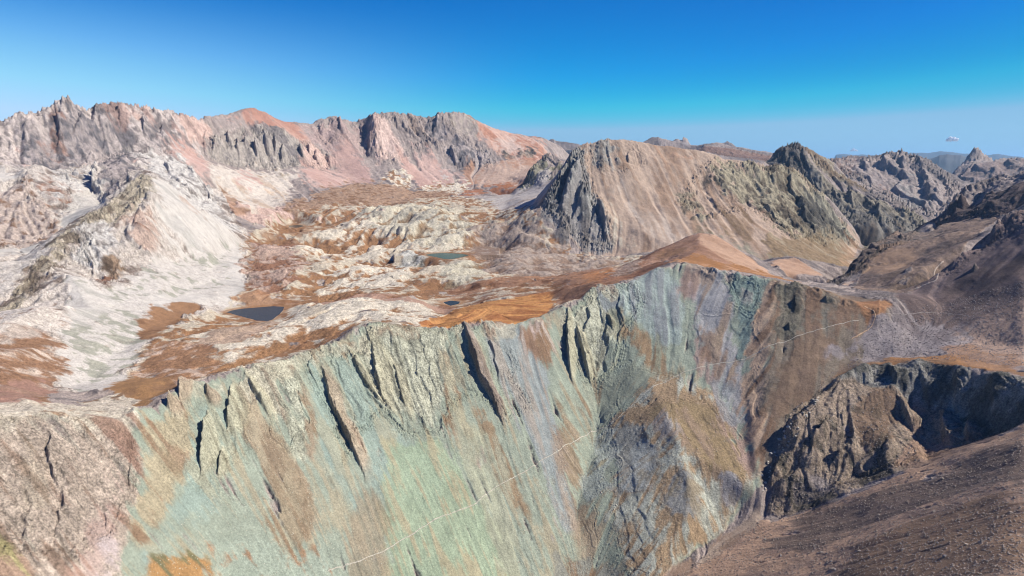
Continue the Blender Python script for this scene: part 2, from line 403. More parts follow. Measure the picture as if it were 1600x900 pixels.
def cast(u, v, d0=300, d1=9000):
    """where the line of sight meets the land between two distances (bearing, log distance)"""
    az, t = sight(u, v)
    i = int(round((az - A0) * sa))
    i = min(max(i, 0), CA - 1)
    el = base[i] / r_c
    k = np.nonzero((r_c >= d0) & (r_c <= d1))[0]
    hit = np.nonzero(el[k] >= t)[0]
    if len(hit) and hit[0] > 0:
        j = k[hit[0]]
        q = (t - el[j - 1]) / (el[j] - el[j - 1] + 1e-12)
        return az, lnr_c[j - 1] + (lnr_c[j] - lnr_c[j - 1]) * min(max(q, 0), 1)
    j = k[0] if len(hit) else k[int(np.argmax(el[k]))]
    return az, lnr_c[j]

# ------------------------------------------------------------------ fine grid
Q = 1.0
NA = int(1500 * Q)
def rows_for(a, b, st):
    n = int((math.log(b) - math.log(a)) / st * Q)
    return list(np.linspace(math.log(a), math.log(b), n, endpoint=False))
lr = np.array(rows_for(325, 520, .0016) + rows_for(520, 1180, .0010) + rows_for(1180, 4600, .0018) + rows_for(4600, 9000, .0035), dtype=np.float64)
NR = len(lr)
azs = np.linspace(A0, A1, NA)
AZ, LR = np.meshgrid(azs, lr, indexing='ij')
RR = np.exp(LR)
X, Y = (RR * np.sin(AZ)), (RR * np.cos(AZ))
cell = (RR * (A1 - A0) / NA).astype(f32)
dlr = np.gradient(lr)

# wobble the survey lines a little so that nothing is ruler straight
nwx = fbm(X, Y, 90, 4, 11, cell) ; nwy = fbm(X, Y, 90, 4, 31, cell)
amp = np.clip(RR / 900, .6, 2.2) * 4.5
AW = AZ + nwx * amp / RR
LW = LR + nwy * amp / RR
H = bil(base, (AW - A0) * sa, (LW - L0) * sl)
HB = bil(base, (AZ - A0) * sa, (LR - L0) * sl)

# ------------------------------------------------------------------ ground cover: areas by kind of rock and soil
def lin(c):
    c = np.array(c, float) / 255
    return np.where(c <= .04045, c / 12.92, ((c + .055) / 1.055) ** 2.4)
# P: colour A, colour B, share of B, streakiness, relief in m, ribs in m, crack strength
ALB = 0.66
def tame(c):
    c = lin(c)
    g = c @ np.array([.2126, .7152, .0722])
    return (g + (c - g) * .86) * ALB
def kind(a, b, share=.5, streak=.5, relief=2.0, ribs=1.0, crack=.3, k=1.0):
    return np.concatenate([tame(a) * k, tame(b) * k, [share, streak, relief, ribs, crack]]).astype(f32)
pale_scree = kind((230, 219, 203), (204, 196, 182), .4, .75, .2, .6, 0, k=.84)
pale_moraine = kind((228, 216, 200), (180, 176, 154), .46, .2, 1.3, .3, .2, k=.86)
pale_rock = kind((226, 210, 192), (156, 136, 120), .44, .45, 4.5, 3.0, .6, k=.92)
white_rock = kind((234, 224, 210), (172, 160, 148), .4, .5, 4.5, 2.5, .6, k=.88)
pink_scree = kind((214, 176, 158), (200, 160, 142), .5, .85, .5, .8, 0)
pink_rock = kind((220, 184, 164), (170, 140, 126), .4, .7, 3.5, 4.0, .4, k=1.05)
mauve_rock = kind((190, 162, 150), (160, 138, 130), .45, .75, 2.5, 3.0, .3)
salmon = kind((208, 162, 138), (190, 138, 114), .45, .8, 1.2, 1.2, 0)
dark_crag = kind((158, 144, 136), (104, 98, 98), .5, .5, 3.8, 3.0, .8, k=1.4)
grey_crag = kind((190, 174, 162), (124, 112, 106), .48, .5, 3.6, 3.0, .7, k=1.32)
tundra = kind((164, 120, 80), (138, 98, 64), .45, .35, .9, .3, .1)
tundra_rock = kind((182, 146, 114), (146, 108, 76), .5, .3, 2.2, .3, .2)
plateau = kind((214, 196, 166), (162, 116, 74), .6, .1, 2.4, .2, .5)
plateau_pale = kind((232, 216, 188), (168, 122, 78), .47, .1, 2.8, .2, .65)
plateau_grey = kind((184, 162, 142), (150, 122, 100), .5, .15, 2.6, .2, .3)
green_knoll = kind((214, 202, 172), (158, 132, 98), .42, .2, 2.8, .5, .6)
ochre = kind((214, 148, 74), (172, 108, 54), .45, .7, 1.0, 1.4, .1)
ochre_soft = kind((182, 122, 72), (140, 90, 52), .45, .35, 1.2, .5, 0)
green_scree = kind((164, 172, 148), (176, 166, 134), .42, .8, .5, .5, 0, k=.98)
mint_scree = kind((158, 174, 156), (172, 172, 144), .4, .8, .5, .5, 0, k=.98)
blue_scree = kind((158, 164, 156), (168, 158, 142), .4, .95, .4, .7, 0, k=1.08)
grey_scree = kind((158, 150, 146), (150, 128, 106), .4, .95, .4, .6, 0)
green_rock = kind((198, 196, 166), (156, 154, 130), .42, .7, 2.6, 1.6, .9, k=1.1)
cream_green = kind((206, 196, 166), (166, 148, 122), .4, .7, 2.6, 1.6, .9, k=1.05)
rust = kind((154, 118, 82), (172, 148, 118), .4, .9, .5, .5, 0)
olive = kind((150, 128, 88), (150, 108, 70), .5, .6, .8, .5, 0, k=1.15)
violet_scree = kind((166, 162, 156), (168, 146, 124), .42, .9, .5, .6, 0, k=1.15)
pink_wall = kind((206, 184, 160), (166, 138, 114), .45, .75, 2.2, 1.8, .8)
pink_dust = kind((202, 172, 154), (182, 144, 120), .45, .9, .5, .8, 0)
tan_streak = kind((206, 172, 136), (184, 150, 118), .4, .8, .5, .5, 0, k=1.1)
tan_hill = kind((202, 160, 126), (186, 144, 110), .4, .7, .4, .3, 0)
warm_slope = kind((196, 168, 142), (168, 136, 108), .45, .9, .8, 1.2, .1)
beige_scree = kind((206, 184, 162), (186, 160, 136), .4, .95, .4, .6, 0)
lichen_rock = kind((180, 166, 134), (118, 104, 84), .5, .45, 4.5, 3.2, .8)
grey_green = kind((146, 146, 122), (120, 108, 84), .4, .8, .8, .8, .1)
brown_slope = kind((150, 118, 84), (124, 100, 70), .45, .8, .8, .6, 0)
grey_flank = kind((170, 162, 152), (140, 130, 120), .45, .85, 1.5, 1.8, .2)
grey_rock = kind((150, 146, 136), (106, 102, 98), .45, .6, 4.0, 3.0, .7, k=1.3)
far_rock = kind((176, 158, 146), (134, 122, 116), .45, .8, 1.6, 2.5, .4)
far_scree = kind((182, 172, 162), (168, 156, 146), .4, .9, .4, .6, 0)
far_brown = kind((150, 118, 100), (128, 102, 90), .45, .6, 1.5, 2.0, .1)
far_blue = kind((104, 108, 118), (84, 88, 100), .45, .6, 5, 6, .3)
valley_green = kind((128, 118, 92), (150, 130, 106), .45, .4, 1.5, .6, .2)
dark_scree = kind((124, 104, 96), (104, 88, 84), .45, .9, .6, .8, 0, k=1.45)
warm_talus = kind((160, 132, 110), (134, 110, 94), .45, .6, .8, .6, 0, k=1.5)
grey_talus = kind((140, 128, 122), (114, 102, 98), .45, .4, .9, .2, .1, k=1.5)
brown_scree = kind((150, 120, 94), (126, 102, 84), .48, .3, 1.25, .2, .1, k=1.9)
crag_rock = kind((140, 122, 102), (88, 80, 68), .5, .3, 3.6, 2.2, .8, k=1.7)
crag_wall = kind((96, 92, 84), (64, 62, 56), .5, .5, 2.4, 3.2, .6, k=3.2)
crag_grass = kind((150, 116, 76), (128, 100, 72), .5, .3, 1.2, .4, .1)
col_orange = kind((190, 136, 86), (160, 110, 72), .45, .5, .5, .4, 0)
DEFAULT = far_rock
SHORE = kind((168, 118, 66), (150, 100, 56), .5, .3, .3, .1, 0)
ALL = (300, 9000)
AREAS = []
def area(pts, par, rng=ALL, warp=8, soft=2, op=1.0):
    AREAS.append(('a', pts, rng, par, warp, soft, op))
NEARW = (300, 1180)
# --- far range on the left
FR = (2300, 4700)
area([(-200,130),(950,130),(950,330),(-200,420)], pink_rock, FR, 0, 0)
area([(-200,150),(320,150),(330,250),(240,255),(-200,300)], grey_crag, FR, 30, 3)
area([(30,200),(90,178),(128,165),(150,200),(180,240),(95,268),(35,262),(20,225)], dark_crag, FR, 25, 2)
area([(75,182),(95,160),(100,220),(88,262),(70,225)], kind((176,126,100),(120,104,98),.5,.7,4,5,.5), FR, 20, 3, .8)
area([(130,180),(200,178),(215,235),(150,262),(125,240)], dark_crag, FR, 30, 3, .7)
area([(215,190),(262,185),(278,235),(225,240)], dark_crag, FR, 30, 3, .6)
area([(163,164),(235,168),(250,196),(200,185),(165,182)], pink_rock, FR, 20, 3, .9)
area([(270,170),(330,178),(340,215),(300,230),(262,195)], pink_rock, FR, 20, 3)
area([(310,190),(340,174),(395,160),(440,186),(475,200),(500,240),(440,200),(400,190),(370,196),(330,210)], salmon, FR, 25, 3)
area([(325,215),(345,200),(380,198),(420,202),(470,220),(480,262),(420,268),(395,262),(330,252)], kind((190,176,160),(140,130,124),.45,.6,4,6,.5), FR, 15, 2)
area([(470,212),(520,240),(522,268),(480,264)], pink_rock, FR, 15, 2)
area([(460,190),(500,178),(572,186),(575,240),(545,262),(520,255),(490,225)], mauve_rock, FR, 20, 4)
area([(500,232),(548,226),(576,262),(590,292),(520,286),(505,262)], kind((196,160,144),(186,150,136),.5,.8,.8,.8,0), FR, 20, 6)
area([(583,172),(600,182),(625,215),(640,230),(625,256),(600,258),(584,256),(580,215)], kind((224,192,174),(192,160,146),.4,.8,3,4,.3), FR, 10, 2)
area([(600,176),(640,215),(700,262),(740,290),(700,300),(620,262),(640,228),(612,200)], pink_scree, FR, 15, 4)
area([(622,178),(660,176),(680,196),(694,228),(688,238),(660,215),(640,208)], kind((170,146,128),(110,98,94),.5,.8,5,8,.5), FR, 12, 2)
area([(640,176),(682,186),(690,225),(676,228),(655,200)], dark_crag, FR, 12, 2, .7)
area([(688,176),(705,200),(708,212),(690,222),(672,212),(678,190)], dark_crag, FR, 8, 2)
area([(700,172),(735,175),(765,205),(760,220),(720,210),(700,190)], kind((192,176,156),(160,140,122),.4,.8,2.5,3,.2), FR, 15, 3)
area([(735,176),(800,206),(850,214),(900,240),(860,246),(800,243),(760,235),(740,200)], kind((214,172,148),(186,130,100),.45,.7,1.5,2,0), FR, 20, 4)
area([(775,228),(800,208),(825,225),(845,240),(780,242)], kind((212,182,162),(200,168,148),.4,.7,1,1,0), FR, 8, 3)
area([(785,205),(800,205),(845,238),(830,242)], kind((180,112,74),(190,140,110),.4,.7,1,1,0), FR, 8, 3, .8)
area([(690,236),(702,218),(715,212),(745,228),(770,240),(780,252),(745,262),(722,266),(708,258)], dark_crag, FR, 8, 1)
area([(768,240),(800,244),(838,232),(845,244),(810,250),(775,252)], kind((170,150,130),(110,100,90),.5,.5,4,4,.6), FR, 8, 2)
area([(728,262),(780,254),(840,248),(850,262),(790,290),(740,292)], kind((210,176,150),(186,140,108),.4,.8,.8,.8,0), FR, 15, 4)
area([(676,232),(700,262),(720,290),(745,296),(705,292),(680,262)], kind((206,196,184),(196,176,160),.4,.8,.6,.6,0), FR, 12, 5)
area([(598,270),(640,268),(642,298),(610,292)], plateau_pale, FR, 12, 2)
area([(655,292),(725,280),(735,300),(660,310)], plateau_pale, FR, 12, 2)
# screes below the middle cliffs
area([(250,230),(300,225),(325,250),(335,290),(322,300),(300,262)], pink_scree, FR, 20, 4)
area([(325,252),(480,262),(440,320),(380,330),(330,300)], kind((222,206,186),(206,180,152),.4,.7,1.5,1.2,.2), (1900,3300), 20, 4)
area([(366,262),(395,266),(398,300),(380,296)], pink_scree, (1900,3300), 12, 3)
area([(460,262),(525,262),(560,290),(500,296),(478,285)], pink_scree, (1900,3400), 15, 4)
area([(420,268),(450,270),(448,284),(428,284)], kind((200,180,150),(130,96,70),.5,.4,4,2,.5), (1900,3300), 10, 3)
area([(330,296),(350,300),(390,340),(372,342),(348,326)], tundra, (1900,3300), 12, 3, .8)
area([(500,300),(530,292),(560,284),(610,290),(660,300),(700,300),(720,308),(640,325),(560,330),(470,345),(420,358),(440,330)], tundra_rock, (1900,3400), 20, 4)
area([(700,312),(780,300),(830,275),(850,262),(840,250),(800,285),(760,292),(720,300)], kind((180,116,72),(150,100,70),.45,.4,.8,.5,0), (1900,3800), 15, 4)
# --- pale mountain, couloirs, brown headed hill, buttress
BR = (820, 2680)
area([(-200,230),(-20,240),(40,262),(100,262),(205,236),(300,250),(340,300),(390,372),(380,480),(250,560),(120,640),(-200,660)], pale_rock, BR, 4, 0)
area([(90,268),(180,245),(200,250),(150,290),(110,330),(75,300)], white_rock, BR, 20, 3)
area([(195,240),(300,240),(340,310),(384,372),(300,330),(262,292),(235,270)], white_rock, (1800,2900), 20, 3)
area([(160,250),(205,242),(215,262),(195,285),(172,318),(152,305),(146,280)], dark_crag, (1800,2900), 12, 1)
area([(195,285),(215,262),(205,240),(235,250),(232,268)], grey_crag, (1800,2900), 12, 2, .7)
area([(122,255),(135,250),(120,305),(95,340),(92,310)], kind((150,112,84),(200,186,168),.45,.85,2,1,.2), (1800,2900), 8, 2, .9)
area([(138,250),(150,247),(142,280),(135,290)], kind((160,122,96),(210,196,180),.4,.85,1,1,0), (1800,2900), 8, 2, .9)
area([(-200,262),(18,262),(32,275),(12,300),(-200,320)], pale_scree, (1800,2900), 8, 3)
area([(150,262),(160,285),(170,318),(110,350),(60,385),(-60,420),(-200,440),(-200,410),(0,386),(60,378),(95,345),(120,300),(140,265)], pale_scree, (1500,2800), 10, 3)
area([(-200,330),(0,300),(38,270),(65,305),(90,350),(88,368),(60,380),(0,384),(-200,400)], kind((206,184,166),(150,116,90),.45,.5,4,2.5,.4), (1800,2600), 12, 1)
area([(70,275),(85,272),(100,300),(95,330),(75,305)], kind((206,184,166),(160,120,94),.5,.3,4,1.5,.4), (1800,2600), 12, 3)
area([(-200,440),(0,410),(60,395),(90,385),(40,430),(0,465),(-200,520)], kind((222,208,190),(176,150,124),.35,.6,3,1,.3), (1100,2000), 12, 3)
# buttress ridge
area([(235,271),(205,288),(162,325),(115,356),(68,402),(10,460),(-60,500),(-200,530),(-200,560),(0,500),(50,455),(95,410),(130,380),(170,350),(215,330),(250,300)], kind((196,180,152),(128,112,94),.48,.5,4.5,2.5,.6), (1100,2050), 12, 2)
area([(128,356),(175,345),(180,380),(160,420),(148,432),(128,420),(120,392)], white_rock, (1100,2050), 10, 2)
area([(175,335),(235,320),(250,360),(245,400),(205,412),(208,370)], kind((208,178,156),(166,126,100),.45,.7,3.5,2.5,.4), (1100,2050), 12, 3)
area([(160,405),(185,395),(192,430),(170,440)], kind((170,140,110),(110,90,70),.5,.3,5,2,.6), (1100,2050), 8, 1)
area([(138,430),(166,424),(168,455),(152,450)], kind((160,116,88),(180,140,110),.5,.5,1.5,1,0), (1100,2050), 6, 2)
area([(232,280),(262,285),(300,320),(384,372),(384,400),(330,395),(280,405),(252,385),(250,320)], pale_scree, (1400,2150), 10, 4)
area([(270,300),(285,308),(330,345),(318,342)], kind((186,146,118),(210,190,170),.4,.9,1,1,0), (1400,2150), 6, 2, .8)
area([(250,360),(265,362),(285,382),(270,385)], kind((186,146,118),(210,190,170),.5,.9,1,1,0), (1400,2150), 6, 2, .8)
# pale valley
area([(384,374),(380,440),(382,470),(350,480),(300,475),(250,500),(215,560),(200,600),(120,615),(95,590),(85,540),(95,480),(110,430),(165,452),(200,435),(250,400),(330,392)], pale_moraine, BR, 10, 2)
area([(384,374),(386,440),(380,470),(345,480),(330,470),(352,440),(360,400)], pale_scree, BR, 8, 3)
area([(230,460),(330,455),(340,475),(260,476),(230,505),(215,500)], pale_scree, BR, 8, 4)
area([(100,440),(160,455),(215,450),(160,490),(110,520),(95,500)], pale_scree, BR, 12, 4, .8)
area([(-200,500),(0,490),(60,460),(95,470),(92,520),(85,560),(-200,620)], kind((226,210,192),(172,140,112),.3,.4,3,.8,.2), (780,1350), 12, 3)
area([(-200,560),(0,520),(60,500),(85,515),(92,560),(90,600),(60,640),(-200,650)], kind((160,118,84),(214,190,166),.36,.3,2.5,.5,.3), (700,1150), 14, 2)
area([(0,500),(60,470),(85,500),(60,525),(10,540)], kind((222,206,186),(160,124,96),.35,.4,3,.8,.2), (780,1350), 10, 3, .7)
area([(-200,610),(0,600),(70,585),(80,610),(40,645),(-200,660)], kind((176,132,112),(150,104,76),.5,.3,1,.5,0), (650,900), 8, 3, .8)
area([(216,512),(222,490),(250,474),(285,470),(312,478),(315,490),(280,500),(262,520),(235,530),(218,530)], tundra, BR, 5, 1)
# --- rocky lake plateau
PR = (880, 3000)
area([(384,372),(430,335),(520,320),(620,320),(700,305),(790,310),(840,335),(900,395),(1000,400),(1060,395),(1000,440),(925,450),(890,480),(800,500),(700,515),(560,512),(430,572),(300,600),(200,620),(215,560),(260,515),(320,490),(360,480),(384,450)], plateau, (700,3000), 8, 2)
area([(395,375),(470,370),(480,420),(440,455),(395,460),(385,420)], kind((196,164,142),(150,106,78),.5,.1,4,.3,.4), PR, 12, 4)
area([(470,365),(560,340),(640,345),(740,345),(735,390),(660,395),(600,400),(520,410),(470,400)], plateau_pale, PR, 16, 4, .8)
area([(560,335),(690,318),(740,350),(742,388),(680,392),(640,380),(590,355)], green_knoll, PR, 14, 4, .8)
area([(640,392),(670,410),(640,424),(618,412)], kind((206,200,184),(150,140,120),.35,.2,4,.8,.6), PR, 6, 1)
area([(690,412),(755,405),(765,430),(730,442),(690,440)], green_knoll, PR, 10, 3)
area([(500,430),(580,415),(640,425),(640,445),(560,452),(500,462)], plateau_pale, PR, 12, 3)
area([(430,470),(480,445),(560,440),(520,475),(470,490),(445,490)], plateau_pale, PR, 10, 3, .8)
area([(480,512),(540,472),(620,468),(680,478),(690,500),(640,512),(560,505),(500,530)], plateau_pale, PR, 10, 2)
area([(440,488),(470,480),(480,500),(450,545),(380,575),(330,590),(340,560),(400,520)], plateau_pale, (800,1300), 10, 2)
area([(280,525),(360,512),(400,515),(350,545),(300,560)], plateau_pale, (800,1300), 12, 3, .7)
area([(735,350),(800,345),(850,370),(900,400),(980,405),(960,425),(900,430),(820,430),(770,425),(740,400)], plateau_grey, PR, 16, 4)
area([(690,445),(780,440),(900,425),(1000,410),(1010,430),(930,452),(890,480),(860,462),(800,465),(720,480)], kind((164,112,74),(128,84,54),.45,.4,1.2,.5,0), PR, 10, 4, .9)
area([(415,362),(470,350),(560,345),(540,355),(450,372),(420,378)], tundra, PR, 12, 4, .8)
area([(480,470),(560,458),(660,470),(720,478),(700,488),(600,470),(500,480)], kind((176,126,98),(140,96,66),.45,.3,1,.3,0), PR, 8, 3, .8)
area([(384,455),(450,462),(480,470),(450,480),(370,482)], kind((176,120,70),(150,104,64),.45,.3,1,.3,0), PR, 8, 3, .8)
area([(225,555),(260,530),(330,540),(345,560),(300,590),(245,600),(215,585)], kind((164,120,82),(206,176,150),.35,.3,2,.4,.2), (780,1200), 8, 2)
area([(300,540),(380,505),(440,495),(420,515),(350,545)], kind((160,112,78),(214,190,166),.4,.3,2.4,.4,.3), (780,1200), 10, 3, .6)
area([(170,600),(225,585),(300,592),(250,620),(215,640),(190,640)], kind((172,126,76),(150,110,72),.45,.3,.8,.3,0), (690,900), 5, 2)
area([(80,630),(180,612),(210,630),(205,655),(60,660)], kind((226,208,180),(150,116,84),.38,.05,3,.2,.6), (600,860), 8, 2)
# orange hillside
area([(648,512),(690,488),(730,476),(790,468),(858,456),(868,470),(850,496),(800,510),(720,512)], ochre, (880,1300), 5, 1)
area([(900,432),(960,410),(985,405),(995,420),(960,440),(920,440)], kind((196,132,76),(160,106,66),.45,.4,1.2,.5,0), (1000,1500), 8, 4, .8)
area([(990,405),(1040,385),(1090,368),(1085,400),(1060,405),(1010,425),(960,440),(940,440)], kind((160,112,80),(130,88,62),.45,.5,1,.5,0), (1000,1500), 8, 3)
# --- pyramid mountain
MR = (1880, 2900)
area([(838,338),(845,300),(880,235),(905,210),(1260,240),(1345,372),(1320,435),(1200,430),(1000,395),(930,400)], warm_slope, MR, 0, 0)
area([(838,338),(848,320),(872,280),(896,238),(905,222),(912,262),(930,300),(950,340),(962,396),(935,400),(880,375)], grey_flank, MR, 8, 1)
area([(880,262),(896,236),(906,226),(910,262),(905,285),(890,300),(870,330),(852,322)], grey_rock, MR, 8, 2)
area([(902,290),(915,288),(935,330),(945,370),(930,360),(905,330),(895,340)], grey_rock, MR, 8, 2)
area([(912,222),(968,214),(965,250),(945,262),(920,260)], kind((176,168,154),(136,124,112),.45,.75,3,3.5,.3), MR, 12, 4)
area([(940,262),(1000,300),(1060,345),(1075,385),(1050,390),(1010,360),(960,300)], beige_scree, MR, 8, 4)
area([(925,300),(960,330),(1000,390),(970,398),(945,350)], kind((206,190,164),(176,146,116),.4,.9,1,1,0), MR, 8, 3)
area([(990,214),(1060,224),(1120,262),(1080,262),(1020,240)], kind((176,130,96),(190,150,118),.45,.7,.8,.8,0), MR, 14, 6, .7)
area([(1000,300),(1040,280),(1080,320),(1110,370),(1060,372)], warm_slope, MR, 14, 5, .6)
area([(1100,262),(1130,245),(1200,252),(1262,275),(1310,318),(1335,372),(1290,380),(1240,372),(1190,330),(1130,300)], lichen_rock, MR, 14, 3)
area([(1085,275),(1125,265),(1130,290),(1100,300)], kind((130,116,100),(96,88,78),.5,.4,5,4,.6), MR, 12, 3, .8)
area([(1055,300),(1100,310),(1105,345),(1075,340)], lichen_rock, MR, 12, 4, .8)
area([(1262,300),(1310,318),(1338,372),(1335,385),(1290,378),(1250,345)], kind((168,160,136),(100,94,84),.5,.75,4,6,.6), MR, 10, 3)
area([(1120,330),(1170,330),(1190,370),(1150,380)], brown_slope, MR, 14, 5, .7)
area([(1180,360),(1260,370),(1330,385),(1335,420),(1300,432),(1240,420),(1200,400)], kind((148,122,86),(168,152,122),.4,.7,2,1,.2), MR, 14, 4, .9)
area([(1060,345),(1090,350),(1200,405),(1260,428),(1200,428),(1100,385)], grey_green, MR, 10, 5, .7)
area([(1335,372),(1350,385),(1330,425),(1300,435),(1320,400)], kind((190,150,110),(160,120,84),.45,.9,1,1,0), MR, 8, 3, .7)
# knob and the fan left of the pyramid
area([(740,305),(790,300),(830,262),(855,234),(893,240),(880,270),(850,310),(838,338),(780,330)], kind((196,184,172),(176,158,142),.4,.9,.6,.6,0), (2200,3150), 8, 2)
area([(805,290),(828,258),(855,232),(885,240),(880,255),(850,262),(835,285),(815,296)], kind((160,152,124),(112,104,90),.45,.4,4,3,.5), (2200,3150), 8, 2)
# --- valley and tan humps
area([(1200,425),(1320,430),(1345,390),(1370,365),(1420,360),(1440,362),(1350,400),(1300,445),(1220,440)], valley_green, (1300,3300), 12, 3)
HR = (1180, 1650)
area([(985,428),(1010,405),(1070,372),(1100,360),(1150,388),(1205,430),(1240,442),(1060,405)], kind((178,134,104),(160,116,86),.45,.7,.8,.6,0), HR, 5, 1)
area([(1093,362),(1112,362),(1170,402),(1225,435),(1190,430),(1140,410),(1105,390),(1092,378)], tan_hill, HR, 4, 1)
area([(1200,412),(1215,402),(1240,400),(1290,432),(1300,440),(1230,436)], tan_hill, (1350,1700), 4, 1)
area([(1060,402),(1140,412),(1205,430),(1240,440),(1200,446),(1140,425),(1060,412)], kind((170,116,62),(190,140,96),.45,.4,.8,.4,0), (1100,1450), 6, 3)
# --- mountains right of the centre
FM = (2850, 3700)
area([(1195,220),(1470,220),(1470,380),(1280,390)], kind((156,144,122),(110,102,90),.48,.6,4,5,.5), FM, 0, 0)
area([(1195,235),(1215,226),(1245,223),(1262,262),(1300,300),(1350,330),(1440,350),(1455,372),(1330,360),(1260,310),(1225,280)], kind((146,138,124),(104,98,92),.5,.6,4,4,.6), FM, 15, 2)
area([(1250,226),(1300,248),(1330,280),(1350,300),(1300,285),(1270,255)], kind((176,160,132),(140,118,92),.45,.7,2.5,3,.3), FM, 12, 4)
area([(1340,345),(1380,355),(1460,362),(1450,375),(1350,378)], kind((150,142,128),(120,106,90),.45,.8,2,1,.1), FM, 12, 4)
GM = (3750, 5050)
area([(1260,225),(1520,225),(1540,340),(1300,340)], far_rock, GM, 0, 0)
area([(1270,248),(1335,236),(1350,262),(1330,280),(1290,262)], far_brown, GM, 30, 5, .8)
area([(1390,268),(1402,262),(1412,300),(1440,325),(1450,345),(1430,340),(1402,312)], far_scree, GM, 12, 2)
area([(1372,282),(1384,275),(1400,305),(1385,305)], kind((190,130,96),(170,140,120),.4,.7,1,1,0), GM, 15, 3, .7)
area([(1410,236),(1420,262),(1440,310),(1460,340),(1455,345),(1425,310),(1404,280)], grey_rock, GM, 25, 3, .7)
area([(1460,225),(1700,220),(1700,310),(1440,310)], kind((160,138,126),(120,110,108),.45,.6,3,4,.3), (5100,6600), 0, 0)
area([(990,200),(1225,205),(1225,262),(990,240)], far_brown, (4500,6000), 0, 0)
area([(830,200),(950,200),(950,250),(830,250)], far_blue, (6800,9000), 0, 0)
area([(1030,200),(1230,200),(1230,240),(1030,240)], kind((160,152,150),(110,108,112),.45,.6,4,5,.3), (7000,9000), 0, 0)
# --- green wall, west to east
area([(-200,640),(0,650),(200,650),(245,640),(290,605),(380,578),(465,560),(530,536),(570,510),(700,515),(800,506),(893,476),(925,452),(985,440),(1060,411),(1208,441),(1300,462),(1360,480),(1335,560),(1262,640),(1180,770),(1040,900),(970,1050),(-200,1050)], green_scree, NEARW, 3, 1)
area([(1208,442),(1300,456),(1380,474),(1400,500),(1380,560),(1320,620),(1230,760),(1190,760),(1190,640),(1200,520)], kind((146,128,106),(140,116,94),.45,.6,.9,.5,0), (300,1300), 8, 2)
area([(-200,650),(0,650),(150,656),(205,648),(222,690),(225,760),(200,900),(180,1050),(-200,1050)], pink_wall, NEARW, 10, 3)
area([(-200,645),(100,640),(210,645),(245,665),(160,690),(60,678),(-200,700)], kind((222,206,178),(168,136,104),.42,.3,2.5,.4,.4), (600,860), 12, 5, .9)
area([(130,665),(200,655),(222,700),(225,760),(200,800),(205,740),(175,700)], kind((160,118,94),(180,146,124),.4,.8,1,1.2,0), NEARW, 8, 4, .8)
area([(150,720),(195,700),(200,760),(185,820),(170,900),(150,1000),(100,1000),(130,850),(160,780)], pink_dust, NEARW, 6, 4, .9)
area([(165,840),(190,820),(185,900),(170,1000),(140,1000)], kind((206,188,180),(190,160,140),.3,.8,.5,.8,0), NEARW, 6, 4, .8)
area([(-50,820),(20,830),(60,900),(90,1000),(-50,1000)], kind((176,134,100),(190,180,110),.35,.6,1.5,1.2,.3), NEARW, 8, 4, .7)
area([(222,660),(262,650),(320,645),(310,700),(270,780),(235,860),(215,900),(225,760)], kind((190,172,134),(156,122,90),.42,.75,1.2,1.0,.4), NEARW, 8, 3, .9)
area([(258,690),(300,690),(290,740),(260,750)], rust, NEARW, 6, 4, .5)
area([(320,640),(345,620),(350,690),(330,760),(280,830),(240,900),(220,900),(260,810),(300,740)], mint_scree, NEARW, 5, 3)
area([(350,610),(365,600),(360,700),(330,790),(300,860),(300,800),(338,720)], mint_scree, NEARW, 5, 3)
area([(262,860),(300,850),(340,860),(330,900),(320,1000),(230,1000),(240,900)], kind((190,136,66),(120,112,70),.45,.5,1,.6,0), NEARW, 8, 4, .9)
area([(300,810),(420,830),(500,850),(520,900),(500,1000),(330,1000),(330,880)], kind((170,180,156),(172,126,86),.42,.5,.8,.5,.1), NEARW, 12, 5, .8)
area([(365,600),(385,578),(430,572),(440,620),(450,680),(420,650),(390,625),(372,640)], cream_green, NEARW, 6, 2)
area([(380,635),(400,640),(440,680),(480,760),(500,850),(460,850),(420,800),(395,720)], kind((158, 122, 88), (186, 166, 132), .48, .75, .9, .6, .2), NEARW, 10, 4, .75)
area([(430,575),(470,560),(478,620),(470,680),(490,760),(470,740),(450,660)], green_rock, NEARW, 6, 3)
area([(465,600),(478,596),(492,660),(500,720),(490,720),(475,660)], rust, NEARW, 6, 3, .8)
area([(478,565),(510,560),(515,640),(530,720),(560,800),(540,800),(505,720),(490,640)], mint_scree, NEARW, 6, 3)
area([(545,530),(575,510),(700,516),(700,560),(700,600),(685,640),(682,700),(660,660),(640,640),(600,640),(570,600)], green_rock, NEARW, 6, 2)
area([(515,560),(545,530),(570,600),(600,650),(640,680),(690,720),(700,800),(620,800),(560,740),(530,660)], mint_scree, NEARW, 6, 4, .9)
area([(600,690),(700,690),(740,760),(790,860),(820,1000),(600,1000),(600,850)], kind((164,180,142),(180,170,130),.4,.9,.4,.5,0), NEARW, 8, 5, .8)
area([(685,518),(700,518),(706,570),(730,640),(750,700),(745,740),(720,680),(700,640),(690,580)], kind((158,122,88),(196,186,150),.42,.9,1,.8,.2), NEARW, 6, 3, .9)
area([(680,625),(695,630),(712,690),(702,700)], rust, NEARW, 4, 3, .9)
area([(730,610),(760,640),(790,700),(830,790),(850,880),(815,820),(770,720),(740,660)], kind((160,126,88),(172,166,136),.42,.9,.6,.5,0), NEARW, 6, 4, .8)
area([(745,505),(835,500),(850,560),(880,700),(900,800),(880,860),(850,760),(800,640),(770,570)], blue_scree, NEARW, 6, 4)
area([(805,510),(845,500),(868,515),(862,560),(855,585),(835,560),(812,540)], kind((160, 116, 78), (200, 180, 160), .42, .9, .5, .6, 0), NEARW, 5, 2, .85)
area([(820,508),(845,498),(850,520),(838,545)], kind((216,196,184),(190,160,140),.4,.7,.5,.6,0), NEARW, 5, 2, .8)
